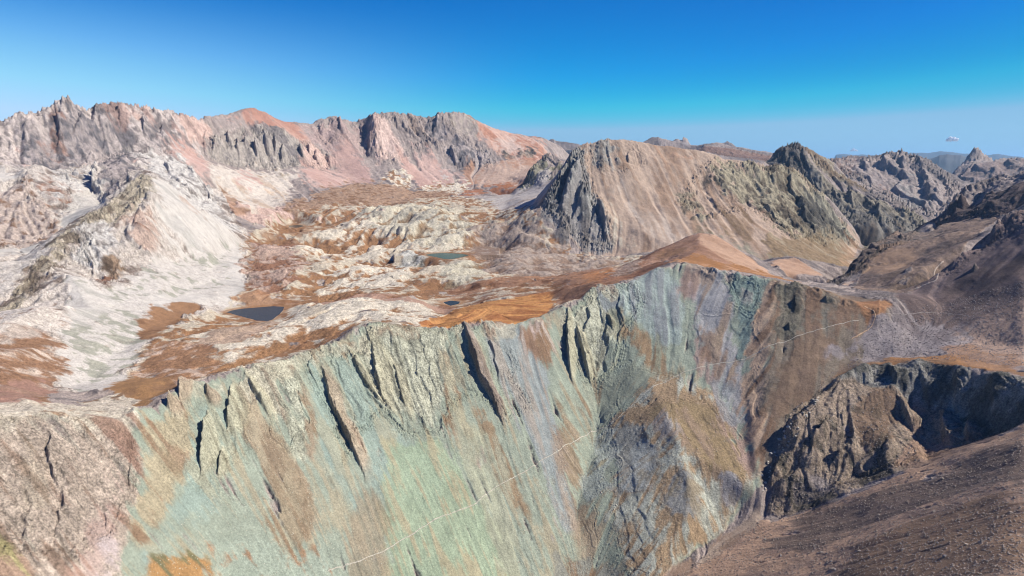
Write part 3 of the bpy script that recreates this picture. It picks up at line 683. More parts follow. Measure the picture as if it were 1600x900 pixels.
area([(855,585),(870,580),(900,700),(925,800),(935,900),(905,860),(880,740)], rust, NEARW, 6, 4, .7)
area([(885,500),(925,455),(960,450),(970,480),(955,540),(935,590),(905,580),(890,560)], green_rock, NEARW, 5, 3)
area([(925,455),(985,440),(1060,412),(1070,480),(1075,540),(1040,540),(1000,510),(950,490)], kind((168,180,166),(150,154,150),.4,.85,.8,1,.1), NEARW, 6, 3)
area([(955,480),(1000,505),(1040,560),(1060,600),(1040,600),(1000,560),(960,510)], kind((164,128,88),(160,160,130),.45,.85,.5,.5,0), NEARW, 6, 4, .85)
area([(925,590),(1010,560),(1030,600),(1000,620),(920,660),(900,640)], kind((164,168,142),(150,124,92),.35,.8,.5,.5,0), NEARW, 8, 5, .8)
area([(965,640),(1050,590),(1120,600),(1165,690),(1175,760),(1150,810),(1060,870),(1000,930),(990,1000),(975,900),(955,800),(975,740),(950,690)], kind((158,132,98),(162,162,144),.5,.55,1.6,.5,.1,k=1.35), NEARW, 10, 4)
area([(1000,640),(1080,620),(1150,660),(1172,720),(1165,770),(1120,740),(1060,690)], olive, NEARW, 8, 5, .7)
area([(925,690),(960,650),(970,680),(950,760),(920,800),(910,760)], kind((176,182,166),(160,150,120),.4,.6,1.2,.5,0), NEARW, 6, 3, .9)
area([(960,650),(1010,660),(1000,730),(960,790)], kind((166,170,160),(166,140,114),.4,.6,1.2,.5,0), NEARW, 8, 4, .8)
area([(860,860),(940,870),(1000,900),(1000,1000),(860,1000)], kind((150,106,66),(150,150,136),.5,.7,.8,.5,0), NEARW, 10, 5, .8)
area([(1062,411),(1150,424),(1150,520),(1165,620),(1180,700),(1150,660),(1110,590),(1080,500)], violet_scree, NEARW, 6, 4)
area([(1062,420),(1080,418),(1092,480),(1085,520),(1120,600),(1170,700),(1180,760),(1150,700),(1100,600),(1070,520)], kind((184,154,138),(170,140,120),.4,.8,.6,.5,0), NEARW, 4, 3, .85)
area([(1090,500),(1110,490),(1140,560),(1150,620),(1130,610),(1100,560)], rust, NEARW, 5, 4, .7)
area([(1095,600),(1130,590),(1150,640),(1160,700),(1130,660)], kind((160,166,164),(150,140,130),.4,.5,1.5,.4,0), NEARW, 5, 3, .7)
area([(1125,424),(1180,432),(1205,445),(1180,490),(1170,560),(1155,560),(1150,500)], kind((142,160,146),(120,134,124),.4,.75,1.2,1,.3), NEARW, 5, 2)
area([(1150,430),(1165,430),(1175,470),(1160,480)], dark_crag, NEARW, 5, 2, .5)
area([(1200,443),(1222,449),(1212,490),(1210,560),(1204,640),(1192,720),(1170,690),(1162,600),(1180,500)], tan_streak, NEARW, 5, 2)
area([(1218,448),(1300,462),(1350,478),(1355,500),(1330,560),(1262,640),(1200,730),(1192,700),(1200,600),(1205,500)], kind((146,130,108),(150,118,90),.45,.75,1.2,.6,.1), NEARW, 14, 6)
area([(1222,448),(1262,452),(1258,500),(1245,540),(1215,520)], kind((122,116,98),(96,92,80),.45,.4,2,1,.3), NEARW, 5, 3, .8)
area([(1262,470),(1340,490),(1352,498),(1300,520),(1262,540)], kind((144,136,116),(150,120,94),.42,.6,.8,.6,0), NEARW, 14, 6, .8)
area([(1330,500),(1362,486),(1372,500),(1350,530),(1320,560),(1290,600),(1262,636),(1250,630),(1290,570),(1318,530)], kind((158,140,122),(140,116,98),.45,.5,.8,.4,0), NEARW, 14, 5, .7)
area([(1212,560),(1262,520),(1310,520),(1290,580),(1240,640),(1205,690)], kind((152,122,94),(138,114,92),.4,.8,.9,.5,0), NEARW, 6, 4, .8)
area([(1338,474),(1380,468),(1395,475),(1380,500),(1350,520),(1340,540),(1352,500)], col_orange, NEARW, 4, 1)
# --- crag and screes on the right
CR = (600, 1290)
area([(1355,510),(1400,480),(1480,480),(1700,470),(1700,610),(1500,565),(1400,555),(1300,585),(1262,630),(1210,700),(1185,760),(1200,735),(1240,665),(1290,590),(1325,550),(1340,515)], grey_talus, CR, 16, 6)
area([(1400,470),(1480,470),(1600,440),(1700,430),(1700,360),(1600,324),(1560,344),(1500,395),(1440,440),(1410,460)], dark_scree, CR, 4, 1)
area([(1395,470),(1480,450),(1600,400),(1700,400),(1700,470),(1560,500),(1440,510)], kind((132,110,100),(110,92,86),.45,.9,.7,.6,0), CR, 10, 5)
area([(1500,520),(1600,470),(1700,470),(1700,580),(1600,575),(1520,550)], warm_talus, CR, 10, 5)
area([(1290,590),(1330,572),(1410,558),(1500,556),(1600,580),(1700,590),(1700,604),(1560,580),(1450,568),(1370,570),(1310,590)], kind((176,124,72),(150,112,78),.45,.3,1,.3,0), CR, 4, 1)
area([(1450,548),(1520,540),(1600,565),(1600,590),(1530,572)], kind((180,136,98),(156,118,88),.45,.3,1,.3,0), CR, 8, 4, .8)
area([(1195,806),(1215,700),(1232,655),(1282,612),(1305,588),(1370,568),(1450,566),(1540,580),(1600,594),(1700,605),(1700,650),(1600,655),(1540,687),(1460,720),(1400,740),(1310,780),(1225,808)], crag_rock, (600,945), 3, 1)
area([(1300,590),(1370,568),(1450,566),(1540,580),(1600,594),(1700,604),(1700,650),(1600,652),(1560,675),(1500,650),(1440,640),(1400,610),(1350,600),(1290,606)], crag_wall, (600,945), 3, 1)
area([(1330,640),(1370,610),(1395,605),(1410,640),(1390,690),(1340,700)], kind((150,122,96),(116,98,78),.45,.5,1.6,1,.2), (600,945), 5, 3)
area([(1400,720),(1425,680),(1450,690),(1500,690),(1560,672),(1590,660),(1560,690),(1500,705),(1450,722),(1410,745)], kind((176,140,112),(150,120,98),.4,.6,1.5,.8,0), (600,945), 5, 3, .8)
area([(1195,800),(1240,775),(1290,740),(1300,770),(1230,790),(1200,812)], kind((160,146,138),(130,118,110),.4,.4,1.6,.4,.2), (600,945), 5, 3, .9)
area([(1395,600),(1404,600),(1432,680),(1440,730),(1425,740),(1415,680)], kind((180,146,118),(150,120,98),.4,.7,1,.5,0), (600,945), 4, 3, .7)
area([(970,1050),(1040,902),(1100,872),(1180,815),(1225,810),(1310,785),(1400,744),(1540,690),(1600,660),(1700,650),(1700,1100),(970,1100)], brown_scree, (300,790), 3, 1)
area([(1190,840),(1300,790),(1420,750),(1600,690),(1700,690),(1700,780),(1500,770),(1350,830),(1250,860)], kind((132,112,98),(112,96,86),.45,.6,.9,.5,0), (300,790), 12, 6, .8)
area([(1300,900),(1380,830),(1500,790),(1620,790),(1700,900),(1500,920),(1350,950)], kind((150,116,84),(138,106,80),.4,.7,.6,.6,0), (300,700), 12, 6, .7)
area([(1040,900),(1100,862),(1160,812),(1180,800),(1178,770),(1190,780),(1195,812),(1120,870),(1060,915)], kind((184,160,134),(160,130,104),.4,.7,.5,.3,0), (600,830), 3, 2, .9)
# behind the col
area([(1330,450),(1350,420),(1290,440),(1350,385),(1400,358),(1470,352),(1560,340),(1600,334),(1700,320),(1700,345),(1560,346),(1500,395),(1440,445),(1400,470)], kind((154,128,108),(122,104,94),.48,.3,2.2,.6,.2), (1080,2000), 0, 0)
area([(1350,430),(1375,398),(1405,384),(1440,395),(1440,405),(1400,425)], kind((164,132,104),(142,116,96),.4,.4,.7,.3,0), (1080,1700), 8, 3)
area([(1285,450),(1300,436),(1345,395),(1372,370),(1420,358),(1400,376),(1365,400),(1335,430),(1300,448)], kind((112,96,86),(84,76,72),.5,.3,4.5,2,.5), (1250,2000), 8, 2)
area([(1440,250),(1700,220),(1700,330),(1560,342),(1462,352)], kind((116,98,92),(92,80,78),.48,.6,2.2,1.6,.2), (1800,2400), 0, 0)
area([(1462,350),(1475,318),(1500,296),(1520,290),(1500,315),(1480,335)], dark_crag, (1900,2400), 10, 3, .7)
area([(1318,440),(1340,432),(1345,438),(1325,446)], kind((220,190,160),(200,160,130),.4,.4,.5,.2,0), (1000,1500), 4, 2)

area([(1352,380),(1400,362),(1440,360),(1470,352),(1460,372),(1400,382)], kind((140,122,108),(104,92,84),.5,.3,2.5,.8,.4), (1300,2000), 10, 4, .9)
area([(1440,400),(1500,372),(1560,352),(1600,345),(1530,372),(1470,408),(1440,425)], kind((140,118,104),(112,96,88),.45,.6,1.6,.8,.2), (1100,1800), 8, 4, .9)
area([(1370,430),(1420,415),(1440,425),(1420,450),(1380,448)], kind((164,138,114),(128,106,88),.45,.3,1.6,.5,.2), (1080,1500), 8, 3, .9)
area([(1405,432),(1420,422),(1428,428),(1412,440)], dark_crag, (1080,1500), 5, 1, .8)
area([(1020,400),(1060,385),(1070,395),(1030,415)], tundra, HR, 8, 4, .8)
area([(960,415),(1000,405),(1000,425),(960,435)], plateau_grey, (1100,1500), 12, 4, .7)
area([(700,470),(760,455),(840,445),(900,440),(860,455),(780,462),(720,476)], plateau, (1000,1500), 14, 4, .8)
area([(880,418),(940,410),(950,420),(900,432)], plateau_grey, (1100,1800), 14, 4, .8)
area([(40,670),(60,664),(66,800),(50,900),(30,800)], kind((206,186,158),(170,146,120),.4,.8,1.6,1.6,.6), NEARW, 6, 3, .8)
area([(100,664),(120,662),(118,760),(95,860),(86,760)], kind((176,146,124),(144,116,98),.4,.8,1.6,1.6,.6), NEARW, 6, 3, .8)
area([(700,600),(740,640),(780,760),(820,900),(780,900),(740,760)], kind((188,186,150),(160,166,140),.45,.9,.5,.6,0), NEARW, 6, 4, .7)
area([(250,640),(290,606),(340,588),(380,578),(430,572),(470,560),(530,537),(570,511),(640,513),(700,516),(760,505),(830,500),(893,477),(925,453),(985,441),(990,452),(930,466),(896,492),(835,512),(760,518),(700,528),(620,522),(572,526),(530,552),(470,576),(430,588),(380,596),(340,606),(295,624),(262,655)], kind((206,194,162),(170,140,108),.45,.3,2.5,.8,.5), NEARW, 9, 3, .65)
area([(745,690),(758,700),(762,740),(748,730)], violet_scree, NEARW, 5, 2, .8)
area([(560,740),(600,800),(620,900),(590,1000),(540,900)], rust, NEARW, 10, 5, .45)
area([(430,700),(470,760),(490,860),(450,880),(420,800)], kind((176,160,126),(150,122,90),.45,.8,.8,.6,.1), NEARW, 8, 4, .7)
area([(1020,640),(1060,650),(1050,700),(1015,690)], violet_scree, NEARW, 8, 3, .8)
area([(990,690),(1030,700),(1020,780),(985,760)], kind((172,176,168),(150,140,120),.4,.5,1.2,.5,0), NEARW, 8, 3, .9)
area([(1050,720),(1090,740),(1080,820),(1045,800)], kind((160,164,160),(150,130,100),.45,.5,1.2,.5,0), NEARW, 8, 3, .8)
area([(1125,755),(1150,745),(1165,775),(1145,800),(1122,790)], kind((164,160,158),(140,124,110),.4,.4,.8,.4,0), NEARW, 5, 2, .9)

# --- fins of standing rock: line of the sheer edge, width, height, distances, tag, look
gr_f = kind((206, 196, 158), (158, 150, 120), .4, .75, 1.6, 1.5, .6)
tn_f = kind((200, 172, 138), (150, 126, 102), .45, .75, 1.6, 1.5, .6)
pk_f = kind((176, 148, 132), (140, 118, 106), .45, .8, 1.6, 1.8, .5)
FINS = [
 ([(722,503),(732,540),(740,570),(752,600),(768,625),(778,650),(790,672)], 20, 15, NEARW, 'fin_a', pk_f),
 ([(500,562),(512,600),(520,640),(540,680),(560,720),(572,755)], 22, 11, NEARW, 'fin_b', tn_f),
 ([(570,512),(580,545),(585,580),(596,620),(612,650)], 26, 8, NEARW, 'fin_c', gr_f),
 ([(536,536),(550,560),(565,590),(590,625),(625,655)], 16, 7, NEARW, 'fin_c', gr_f),
 ([(600,540),(618,580),(632,630),(645,660)], 14, 5, NEARW, 'fin_c', gr_f),
 ([(888,478),(887,510),(886,545),(889,580),(896,605)], 15, 12, NEARW, 'fin_d', gr_f),
 ([(899,500),(905,530),(912,560),(920,590),(925,605)], 16, 11, NEARW, 'fin_d', gr_f),
 ([(945,490),(952,505),(958,520)], 10, 7, NEARW, 'fin_e', gr_f),
 ([(326,634),(322,670),(317,710),(312,755)], 15, 11, NEARW, 'fin_f', gr_f),
 ([(360,592),(356,620),(358,660),(355,680)], 22, 8, NEARW, 'fin_g', gr_f),
 ([(347,690),(344,720),(341,750)], 10, 7, NEARW, 'fin_h', gr_f),
 ([(380,582),(400,620),(425,660)], 16, 7, NEARW, 'fin_g', gr_f),
 ([(266,625),(263,645),(275,655)], 16, 8, (650,800), 'fin_i', tn_f),
 ([(283,600),(281,625),(287,645)], 14, 9, (650,800), 'fin_i', tn_f),
 ([(318,600),(322,620),(330,632)], 16, 9, (650,800), 'fin_i', tn_f),
 ([(1243,462),(1240,475),(1242,490)], 14, 5, NEARW, 'fin_j', kind((110,106,92),(84,82,74),.5,.3,2.5,1,.5)),
 ([(1234,500),(1232,512),(1236,518)], 13, 4, NEARW, 'fin_k', kind((110,106,92),(84,82,74),.5,.3,2.5,1,.5)),
 ([(1288,466),(1290,476)], 14, 4, NEARW, 'fin_l', kind((110,106,92),(84,82,74),.5,.3,2.5,1,.5)),
 # pyramid ribs
 ([(905,228),(893,262),(880,300),(866,322)], 60, 20, MR, None, None),
 ([(905,250),(890,290),(875,330)], 50, 18, MR, None, None),
 ([(914,285),(905,310),(900,340)], 40, 16, MR, None, None),
 ([(935,300),(940,340),(948,380)], 50, 22, MR, None, None),
 ([(850,236),(832,262),(806,294)], 60, 20, (2700,3200), None, None),
 # cliffs of the high range
 ([(583,174),(582,200),(578,225),(576,245)], 110, 43, FR, None, None),
 ([(530,180),(530,200),(537,215)], 60, 25, FR, None, None),
 ([(498,190),(500,205),(507,214)], 60, 19, FR, None, None),
 ([(622,178),(632,200),(650,215),(672,228)], 50, 25, FR, None, None),
 ([(612,176),(622,196),(640,208)], 40, 17, FR, None, None),
 ([(650,190),(660,205),(685,232)], 50, 25, FR, None, None),
 ([(687,176),(680,195),(676,210)], 90, 37, FR, None, None),
 ([(706,222),(706,240),(716,262)], 90, 34, FR, None, None),
 ([(740,225),(748,240),(752,255)], 60, 19, FR, None, None),
 ([(92,165),(90,190),(92,220),(90,235)], 60, 31, FR, None, None),
 ([(130,170),(122,200),(112,225)], 60, 19, FR, None, None),
 ([(150,166),(146,190),(150,215)], 60, 22, FR, None, None),
 ([(180,165),(186,185),(190,200)], 60, 21, FR, None, None),
 ([(225,175),(224,200),(230,225)], 50, 21, FR, None, None),
 ([(254,190),(253,210),(258,225)], 50, 21, FR, None, None),
 ([(45,185),(40,210),(38,235)], 60, 22, FR, None, None),
 ([(340,205),(335,225),(332,245)], 40, 29, (2900,3700), None, None),
 ([(354,203),(358,218),(364,232)], 45, 34, (2900,3700), None, None),
 ([(371,210),(370,228),(376,244)], 50, 39, (2900,3700), None, None),
 ([(383,204),(382,222),(388,240)], 40, 29, (2900,3700), None, None),
 ([(400,212),(398,232),(404,256)], 50, 39, (2900,3700), None, None),
 ([(412,205),(414,225),(420,245)], 40, 29, (2900,3700), None, None),
 ([(427,208),(430,225),(432,240)], 40, 29, (2900,3700), None, None),
 ([(443,228),(440,245),(444,258)], 40, 29, (2900,3700), None, None),
 ([(468,224),(470,238),(476,254)], 45, 32, (2900,3700), None, None),
 ([(480,222),(483,235),(486,246)], 35, 26, (2900,3700), None, None),
 ([(494,232),(493,248),(503,262)], 45, 32, (2900,3700), None, None),
 ([(511,238),(513,250),(516,258)], 30, 20, (2900,3700), None, None),
 ([(148,262),(146,285),(152,308)], 70, 34, (1900,2900), None, None),
 ([(201,266),(200,280),(203,288)], 20, 14, (1900,2900), None, None),
 # far massifs on the right
 ([(1222,228),(1228,255),(1240,285)], 110, 27, FM, None, None),
 ([(1245,226),(1256,262),(1280,300)], 110, 27, FM, None, None),
 ([(1300,285),(1305,305),(1312,325)], 70, 22, FM, None, None),
 ([(1330,290),(1326,310),(1330,330)], 80, 25, FM, None, None),
 ([(1375,305),(1368,325),(1372,345)], 80, 18, FM, None, None),
 ([(1352,243),(1348,255),(1352,270)], 110, 25, GM, None, None),
 ([(1384,238),(1378,252),(1382,268)], 130, 34, GM, None, None),
 ([(1405,234),(1402,255),(1412,270)], 150, 38, GM, None, None),
 ([(1425,242),(1432,262),(1445,285)], 140, 29, GM, None, None),
 ([(1436,262),(1445,290),(1460,320)], 150, 38, GM, None, None),
 ([(1460,262),(1480,290),(1495,310)], 120, 21, GM, None, None),
 ([(1528,232),(1516,242),(1500,256)], 160, 35, (5300,6700), None, None),
 ([(1548,262),(1555,275)], 160, 30, (5300,6700), None, None),
 ([(1059,213),(1063,216),(1070,222)], 130, 70, (7000,9000), None, None),
 ([(1128,220),(1133,223),(1140,227)], 120, 40, (7000,9000), None, None),
 ([(1525,233),(1521,240),(1515,248)], 130, 34, (5300,6700), None, None),
 ([(1404,234),(1403,240),(1404,248)], 70, 16, (4700,5100), None, None),
 # ridge and rib on the right
 ([(1522,290),(1505,306),(1490,325),(1470,345)], 60, 30, (1880,2300), None, None),
 ([(1563,276),(1545,300),(1530,320)], 50, 16, (1880,2300), None, None),
 ([(1500,325),(1490,332)], 30, 14, (1880,2300), None, None),
 ([(1544,322),(1532,335)], 30, 14, (1750,2300), None, None),
 ([(1590,328),(1560,352),(1545,372),(1530,385)], 30, 14, (1000,1290), None, None),
 ([(1520,388),(1500,405),(1475,425)], 22, 9, (1000,1290), None, None),
 ([(1522,418),(1517,428)], 6, 8, (900,1250), 'fin_m', kind((150,132,118),(116,104,96),.5,.3,2,1,.5)),
 # ribs of the crag
 ([(1488,572),(1492,610),(1488,650)], 14, 9, (600,945), None, None),
 ([(1432,572),(1440,600),(1450,640)], 12, 6, (600,945), None, None),
 ([(1540,584),(1545,620),(1552,660)], 14, 7, (600,945), None, None),
 ([(1385,570),(1392,590),(1400,608)], 16, 8, (600,945), None, None),
 ([(1400,612),(1412,640),(1428,680)], 16, 9, (700,860), None, None),
 ([(1235,655),(1228,680),(1222,700)], 20, 10, (600,945), None, None),
 ([(1300,650),(1280,680),(1262,700)], 20, 10, (600,945), None, None),
 ([(1330,690),(1310,715),(1295,730)], 24, 9, (600,945), None, None),
 ([(1222,710),(1210,740),(1200,760)], 18, 9, (600,945), None, None),
 ([(1470,640),(1468,670),(1474,700)], 18, 9, (600,945), None, None),
 ([(1512,655),(1506,680),(1512,695)], 18, 9, (600,945), None, None),
]

LAKES = [
 ('lake', 'dark grey lake with ochre shore between the pale scree and the rocky plateau',
  [(352,488),(362,485),(380,482),(405,480),(428,478),(446,479),(443,486),(436,492),(428,499),(418,502),(400,501),(385,497),(368,493)], -299, (.035,.04,.045)),
 ('lake', 'green blue lake below a pale rock knoll in the middle of the plateau',
  [(664,398),(676,396),(695,395),(715,396),(730,398),(733,399),(722,402),(707,405),(693,405),(681,402),(670,400)], -285, (.014,.06,.055)),
 ('pond', 'small dark pond behind the orange hillside',
  [(690,472),(704,469),(722,471),(718,475),(704,478),(694,475)], -285, (.02,.03,.035)),
 ('pond', 'tiny brown pond on the far meadow left of the rocky plateau',
  [(450,353),(462,351),(474,352),(476,354),(462,356),(452,355)], -245, (.05,.045,.035)),
]
PATHS = [
 ('footpath', 'thin pale footpath crossing the green scree wall up to the col',
  [(510,895),(560,875),(590,865),(655,828),(690,808),(740,790),(765,765),(800,747),(830,732),(865,712),(890,695),(925,675),(965,655),(1000,622),(1030,600),(1080,578),(1120,569),(1165,560),(1200,540),(1240,528),(1280,515),(1345,500)], NEARW, .72, (.41,.37,.29)),
 ('footpath', 'pale footpath climbing the brown ground behind the col',
  [(1420,455),(1440,448),(1462,440),(1466,430),(1460,418),(1475,405)], (1000,1600), 1.6, (.36,.29,.23)),
 ('footpath', 'faint footpath running level over the dark scree right of the col',
  [(1380,496),(1440,490),(1475,488),(1500,492),(1540,498)], (850,1130), .7, (.26,.22,.19)),
 ('footpath', 'sandy footpath looping down from the col beside the stream gully',
  [(1350,478),(1362,484),(1368,496),(1362,510),(1345,522),(1330,530)], (850,1130), 1.2, (.42,.28,.17)),
]
LAND0 = ('terrain', 'brown and cream rocky plateau with low vegetation around the lakes', 'plateau', None, None, True)
LANDS = [
 ('distant_mountains', 'far grey mountains on the horizon behind the central peak', 'mountains', [(820,150),(1800,150),(1800,330),(820,330)], (4450,9000), True),
 ('mountain', 'long pink and grey mountain range along the left skyline', 'mountain', [(-300,100),(960,100),(960,300),(830,262),(745,292),(640,297),(500,285),(330,310),(300,250),(205,240),(100,268),(-300,262)], (2650,4900), True),
 ('mountain', 'pale cream buttress with white scree fans at the left edge', 'mountain', [(-300,230),(20,258),(100,266),(205,240),(300,250),(345,345),(384,374),(384,440),(375,470),(300,475),(215,560),(140,600),(60,560),(-300,640)], (880,2680), True),
 ('mountain', 'central pyramid peak with grey shadowed ribs and tan slope to the right', 'mountain', [(838,338),(850,240),(905,200),(1260,230),(1350,372),(1330,425),(1200,415),(1050,388),(960,398),(905,390)], (1880,2950), True),
 ('mountain', 'dark craggy mountain with a jagged summit right of the pyramid peak', 'mountain', [(1190,200),(1300,210),(1470,330),(1470,372),(1280,385)], (2900,3740), True),
 ('mountain', 'grey massif with a pale scree fan in front of the right skyline', 'mountain', [(1250,200),(1540,230),(1600,340),(1300,345)], (3760,5300), True),
 ('hill', 'smooth tan hill behind the crest of the green wall', 'hill', [(985,428),(1000,395),(1100,355),(1220,425),(1240,442),(1060,405)], (1200,1560), True),
 ('hill', 'small smooth tan hump in front of the valley', 'hill', [(1195,412),(1215,395),(1240,395),(1300,440),(1230,438)], (1350,1700), True),
 ('mountain_ridge', 'dark shadowed ridge rising at the right edge', 'ridge', [(1420,240),(1800,200),(1800,335),(1560,343),(1462,353)], (1880,2450), True),
 ('scree_slope', 'pale green and blue grey scree wall streaked with rust in the foreground', 'scree slope', [(-300,655),(0,652),(150,656),(245,640),(290,605),(380,578),(465,560),(530,536),(570,510),(700,515),(800,506),(893,476),(925,452),(985,440),(1060,411),(1208,441),(1300,462),(1360,480),(1335,560),(1262,640),(1196,735),(1165,800),(1040,900),(940,1150),(-300,1150)], NEARW, True),
 ('scree_slope', 'brown boulder strewn scree in the lower right corner', 'scree slope', [(940,1150),(1040,900),(1165,800),(1195,808),(1310,782),(1400,744),(1540,688),(1600,656),(1900,650),(1900,1150)], (300,790), True),
 ('scree_slope', 'dark grey scree slope rising right of the col', 'scree slope', [(1365,482),(1440,445),(1500,396),(1600,322),(1900,290),(1900,600),(1600,580),(1490,557),(1410,555),(1300,582),(1262,628),(1218,690),(1190,740),(1262,640),(1335,560)], (780,1180), True),
 ('rock_outcrop', 'big dark craggy rock outcrop with a shadowed wall on the right', 'rock outcrop', [(1192,806),(1215,690),(1232,655),(1282,612),(1305,588),(1370,568),(1450,566),(1540,580),(1600,594),(1900,605),(1900,650),(1600,655),(1540,687),(1460,720),(1400,740),(1310,782),(1225,808)], (600,945), False),
]
def oc(label):
    return ('rock_outcrop', label, 'rock outcrop', None, None, False)
OUTCROPS = {
 'fin_a': oc('long narrow brownish rock fin with black shadow just below the orange hillside'),
 'fin_b': oc('long tan rock fin pointing down the green scree left of the broad pale slab'),
 'fin_c': oc('broad pale green rock slab with several dark clefts at the crest of the green wall'),
 'fin_d': oc('pair of pale rock fins below the crest right of the orange hillside'),
 'fin_e': oc('small rock fin on the blue grey scree right of the paired fins'),
 'fin_f': oc('straight thin rock fin casting a long narrow shadow at the left of the green wall'),
 'fin_g': oc('pale ribbed rock wall beside the left end of the green crest'),
 'fin_h': oc('short rock fin right of the straight thin fin at the left of the green wall'),
 'fin_i': oc('dark notched rock tower at the left end of the green crest above the straight fin'),
 'fin_j': oc('dark rock knob near the top of the brown slope left of the col'),
 'fin_k': oc('dark rock knob midway down the brown slope left of the col'),
 'fin_l': oc('small dark rock knob nearest the col'),
 'fin_m': oc('lone pale rock tooth on the dark scree slope right of the col'),
}

# --- zones of upright rock beds: outline, distances, strength, lean
RIBZ = [
 ([(330,760),(480,740),(600,700),(740,640),(830,650),(880,800),(900,900),(860,1000),(330,1000)], NEARW, .13, .28),
 ([(960,560),(1060,480),(1190,480),(1200,620),(1170,700),(1100,620)], NEARW, .2, .1),
 ([(960,640),(1100,620),(1170,700),(1160,790),(1030,900),(950,900)], NEARW, .22, .3),
 ([(900,600),(1000,560),(960,660),(930,900),(880,900),(870,640)], NEARW, .2, .25),
 ([(-200,670),(0,665),(150,668),(215,690),(220,780),(190,850),(120,880),(-200,860)], NEARW, 1.0, -.14),
 ([(250,660),(330,625),(372,600),(430,578),(465,565),(478,640),(470,740),(440,700),(420,650),(395,640),(385,720),(350,760),(300,760),(262,740)], NEARW, .62, -.05),
 ([(478,570),(545,532),(575,512),(700,518),(760,506),(800,560),(830,640),(800,660),(770,640),(740,620),(712,640),(690,700),(640,680),(590,640),(560,720),(540,730),(505,650)], NEARW, .8, .36),
 ([(880,490),(925,458),(985,445),(1010,470),(985,540),(940,600),(905,600),(880,560)], NEARW, .7, .2),
 ([(1125,428),(1180,436),(1200,448),(1180,490),(1140,480)], NEARW, .5, .2),
 ([(1215,452),(1262,455),(1270,500),(1240,530),(1218,500)], NEARW, .35, 0),
 ([(1195,800),(1225,690),(1262,634),(1305,590),(1370,570),(1450,568),(1540,582),(1600,596),(1700,606),(1700,645),(1600,652),(1540,684),(1440,715),(1310,775)], (600,945), .6, .12),
 ([(-200,200),(105,156),(160,168),(330,182),(330,250),(240,244),(100,264),(-200,250)], (2300,4700), .95, .05),
 ([(328,215),(380,200),(420,205),(470,220),(520,240),(520,264),(420,262),(330,250)], (2300,4700), .9, .25),
 ([(583,176),(690,176),(720,210),(770,240),(770,258),(720,262),(690,235),(650,230),(625,256),(585,254)], (2300,4700), .8, .45),
 ([(480,190),(572,188),(572,222),(500,225)], (2300,4700), .6, .2),
 ([(150,250),(205,242),(230,262),(170,318),(146,300)], (1800,2900), .9, .1),
 ([(-200,300),(38,272),(90,350),(60,378),(-200,380)], (1800,2600), .7, .15),
 ([(100,268),(200,242),(300,244),(345,320),(300,310),(235,272),(160,290),(100,340)], (1800,2900), .6, .1),
 ([(235,272),(160,328),(68,404),(-60,500),(-100,530),(60,450),(130,400),(220,330)], (1100,2050), .8, -.1),
 ([(128,350),(240,320),(255,390),(200,410),(165,452),(130,430)], (1100,2050), .6, .1),
 ([(905,224),(880,262),(846,325),(900,380),(962,392),(945,330),(915,262)], (1880,2900), 1.2, -.42),
 ([(912,222),(1000,222),(1010,262),(960,280),(925,262)], (1880,2900), .45, .3),
 ([(1085,262),(1135,246),(1205,256),(1262,275),(1320,330),(1338,380),(1290,385),(1230,370),(1180,330),(1110,345),(1060,320)], (1880,2900), .8, .45),
 ([(828,262),(855,234),(885,250),(860,280),(815,296)], (2500,3200), .6, -.1),
 ([(1205,230),(1245,224),(1330,280),(1440,335),(1455,365),(1340,352),(1262,305)], (2850,3740), 1.0, .4),
 ([(1262,248),(1405,233),(1500,280),(1490,335),(1440,340),(1390,310),(1300,262)], (3750,5060), 1.15, .35),
 ([(1480,280),(1528,232),(1600,246),(1700,240),(1700,300),(1480,300)], (5100,6700), .6, .3),
 ([(1462,350),(1480,308),(1525,284),(1600,262),(1700,240),(1700,330),(1560,342)], (1800,2400), .55, -.2),
 ([(1285,447),(1318,425),(1372,372),(1440,358),(1420,380),(1365,405),(1320,440)], (1250,2000), .7, .1),
 ([(1440,445),(1495,398),(1548,352),(1600,326),(1700,300),(1700,340),(1580,360),(1500,415)], (1000,1290), .5, -.1),
 ([(990,214),(1100,225),(1220,240),(1215,262),(1000,240)], (4500,6000), .4, .2),
]
PLATEAU = [
 ([(880,440),(930,425),(985,425),(1040,390),(1090,375),(1100,400),(1060,405),(1010,425),(950,448),(890,470)], (1000,1500), .3),
 ([(1340,440),(1405,386),(1470,352),(1600,340),(1500,395),(1440,440),(1380,455)], (1080,1900), .4),
 ([(390,378),(430,340),(520,322),(640,320),(700,318),(800,340),(880,395),(980,405),(960,430),(880,440),(800,440),(700,470),(700,505),(560,508),(430,566),(330,590),(250,600),(225,560),(270,520),(330,500),(390,470)], (700,3000), .8),
 ([(470,365),(560,338),(740,345),(750,388),(690,380),(600,400),(520,412)], (1200,3000), 1.0),
 ([(450,480),(540,470),(690,480),(690,508),(560,506),(440,560),(380,572),(340,565),(400,520)], (800,1350), 1.0),
 ([(340,478),(450,470),(460,498),(430,506),(345,500)], (1100,1500), .1),
 ([(100,480),(165,452),(330,455),(250,500),(200,600),(110,600)], (850,1600), .15),
 ([(-200,560),(0,500),(80,505),(90,600),(60,645),(-200,650)], (700,1150), .5),
]

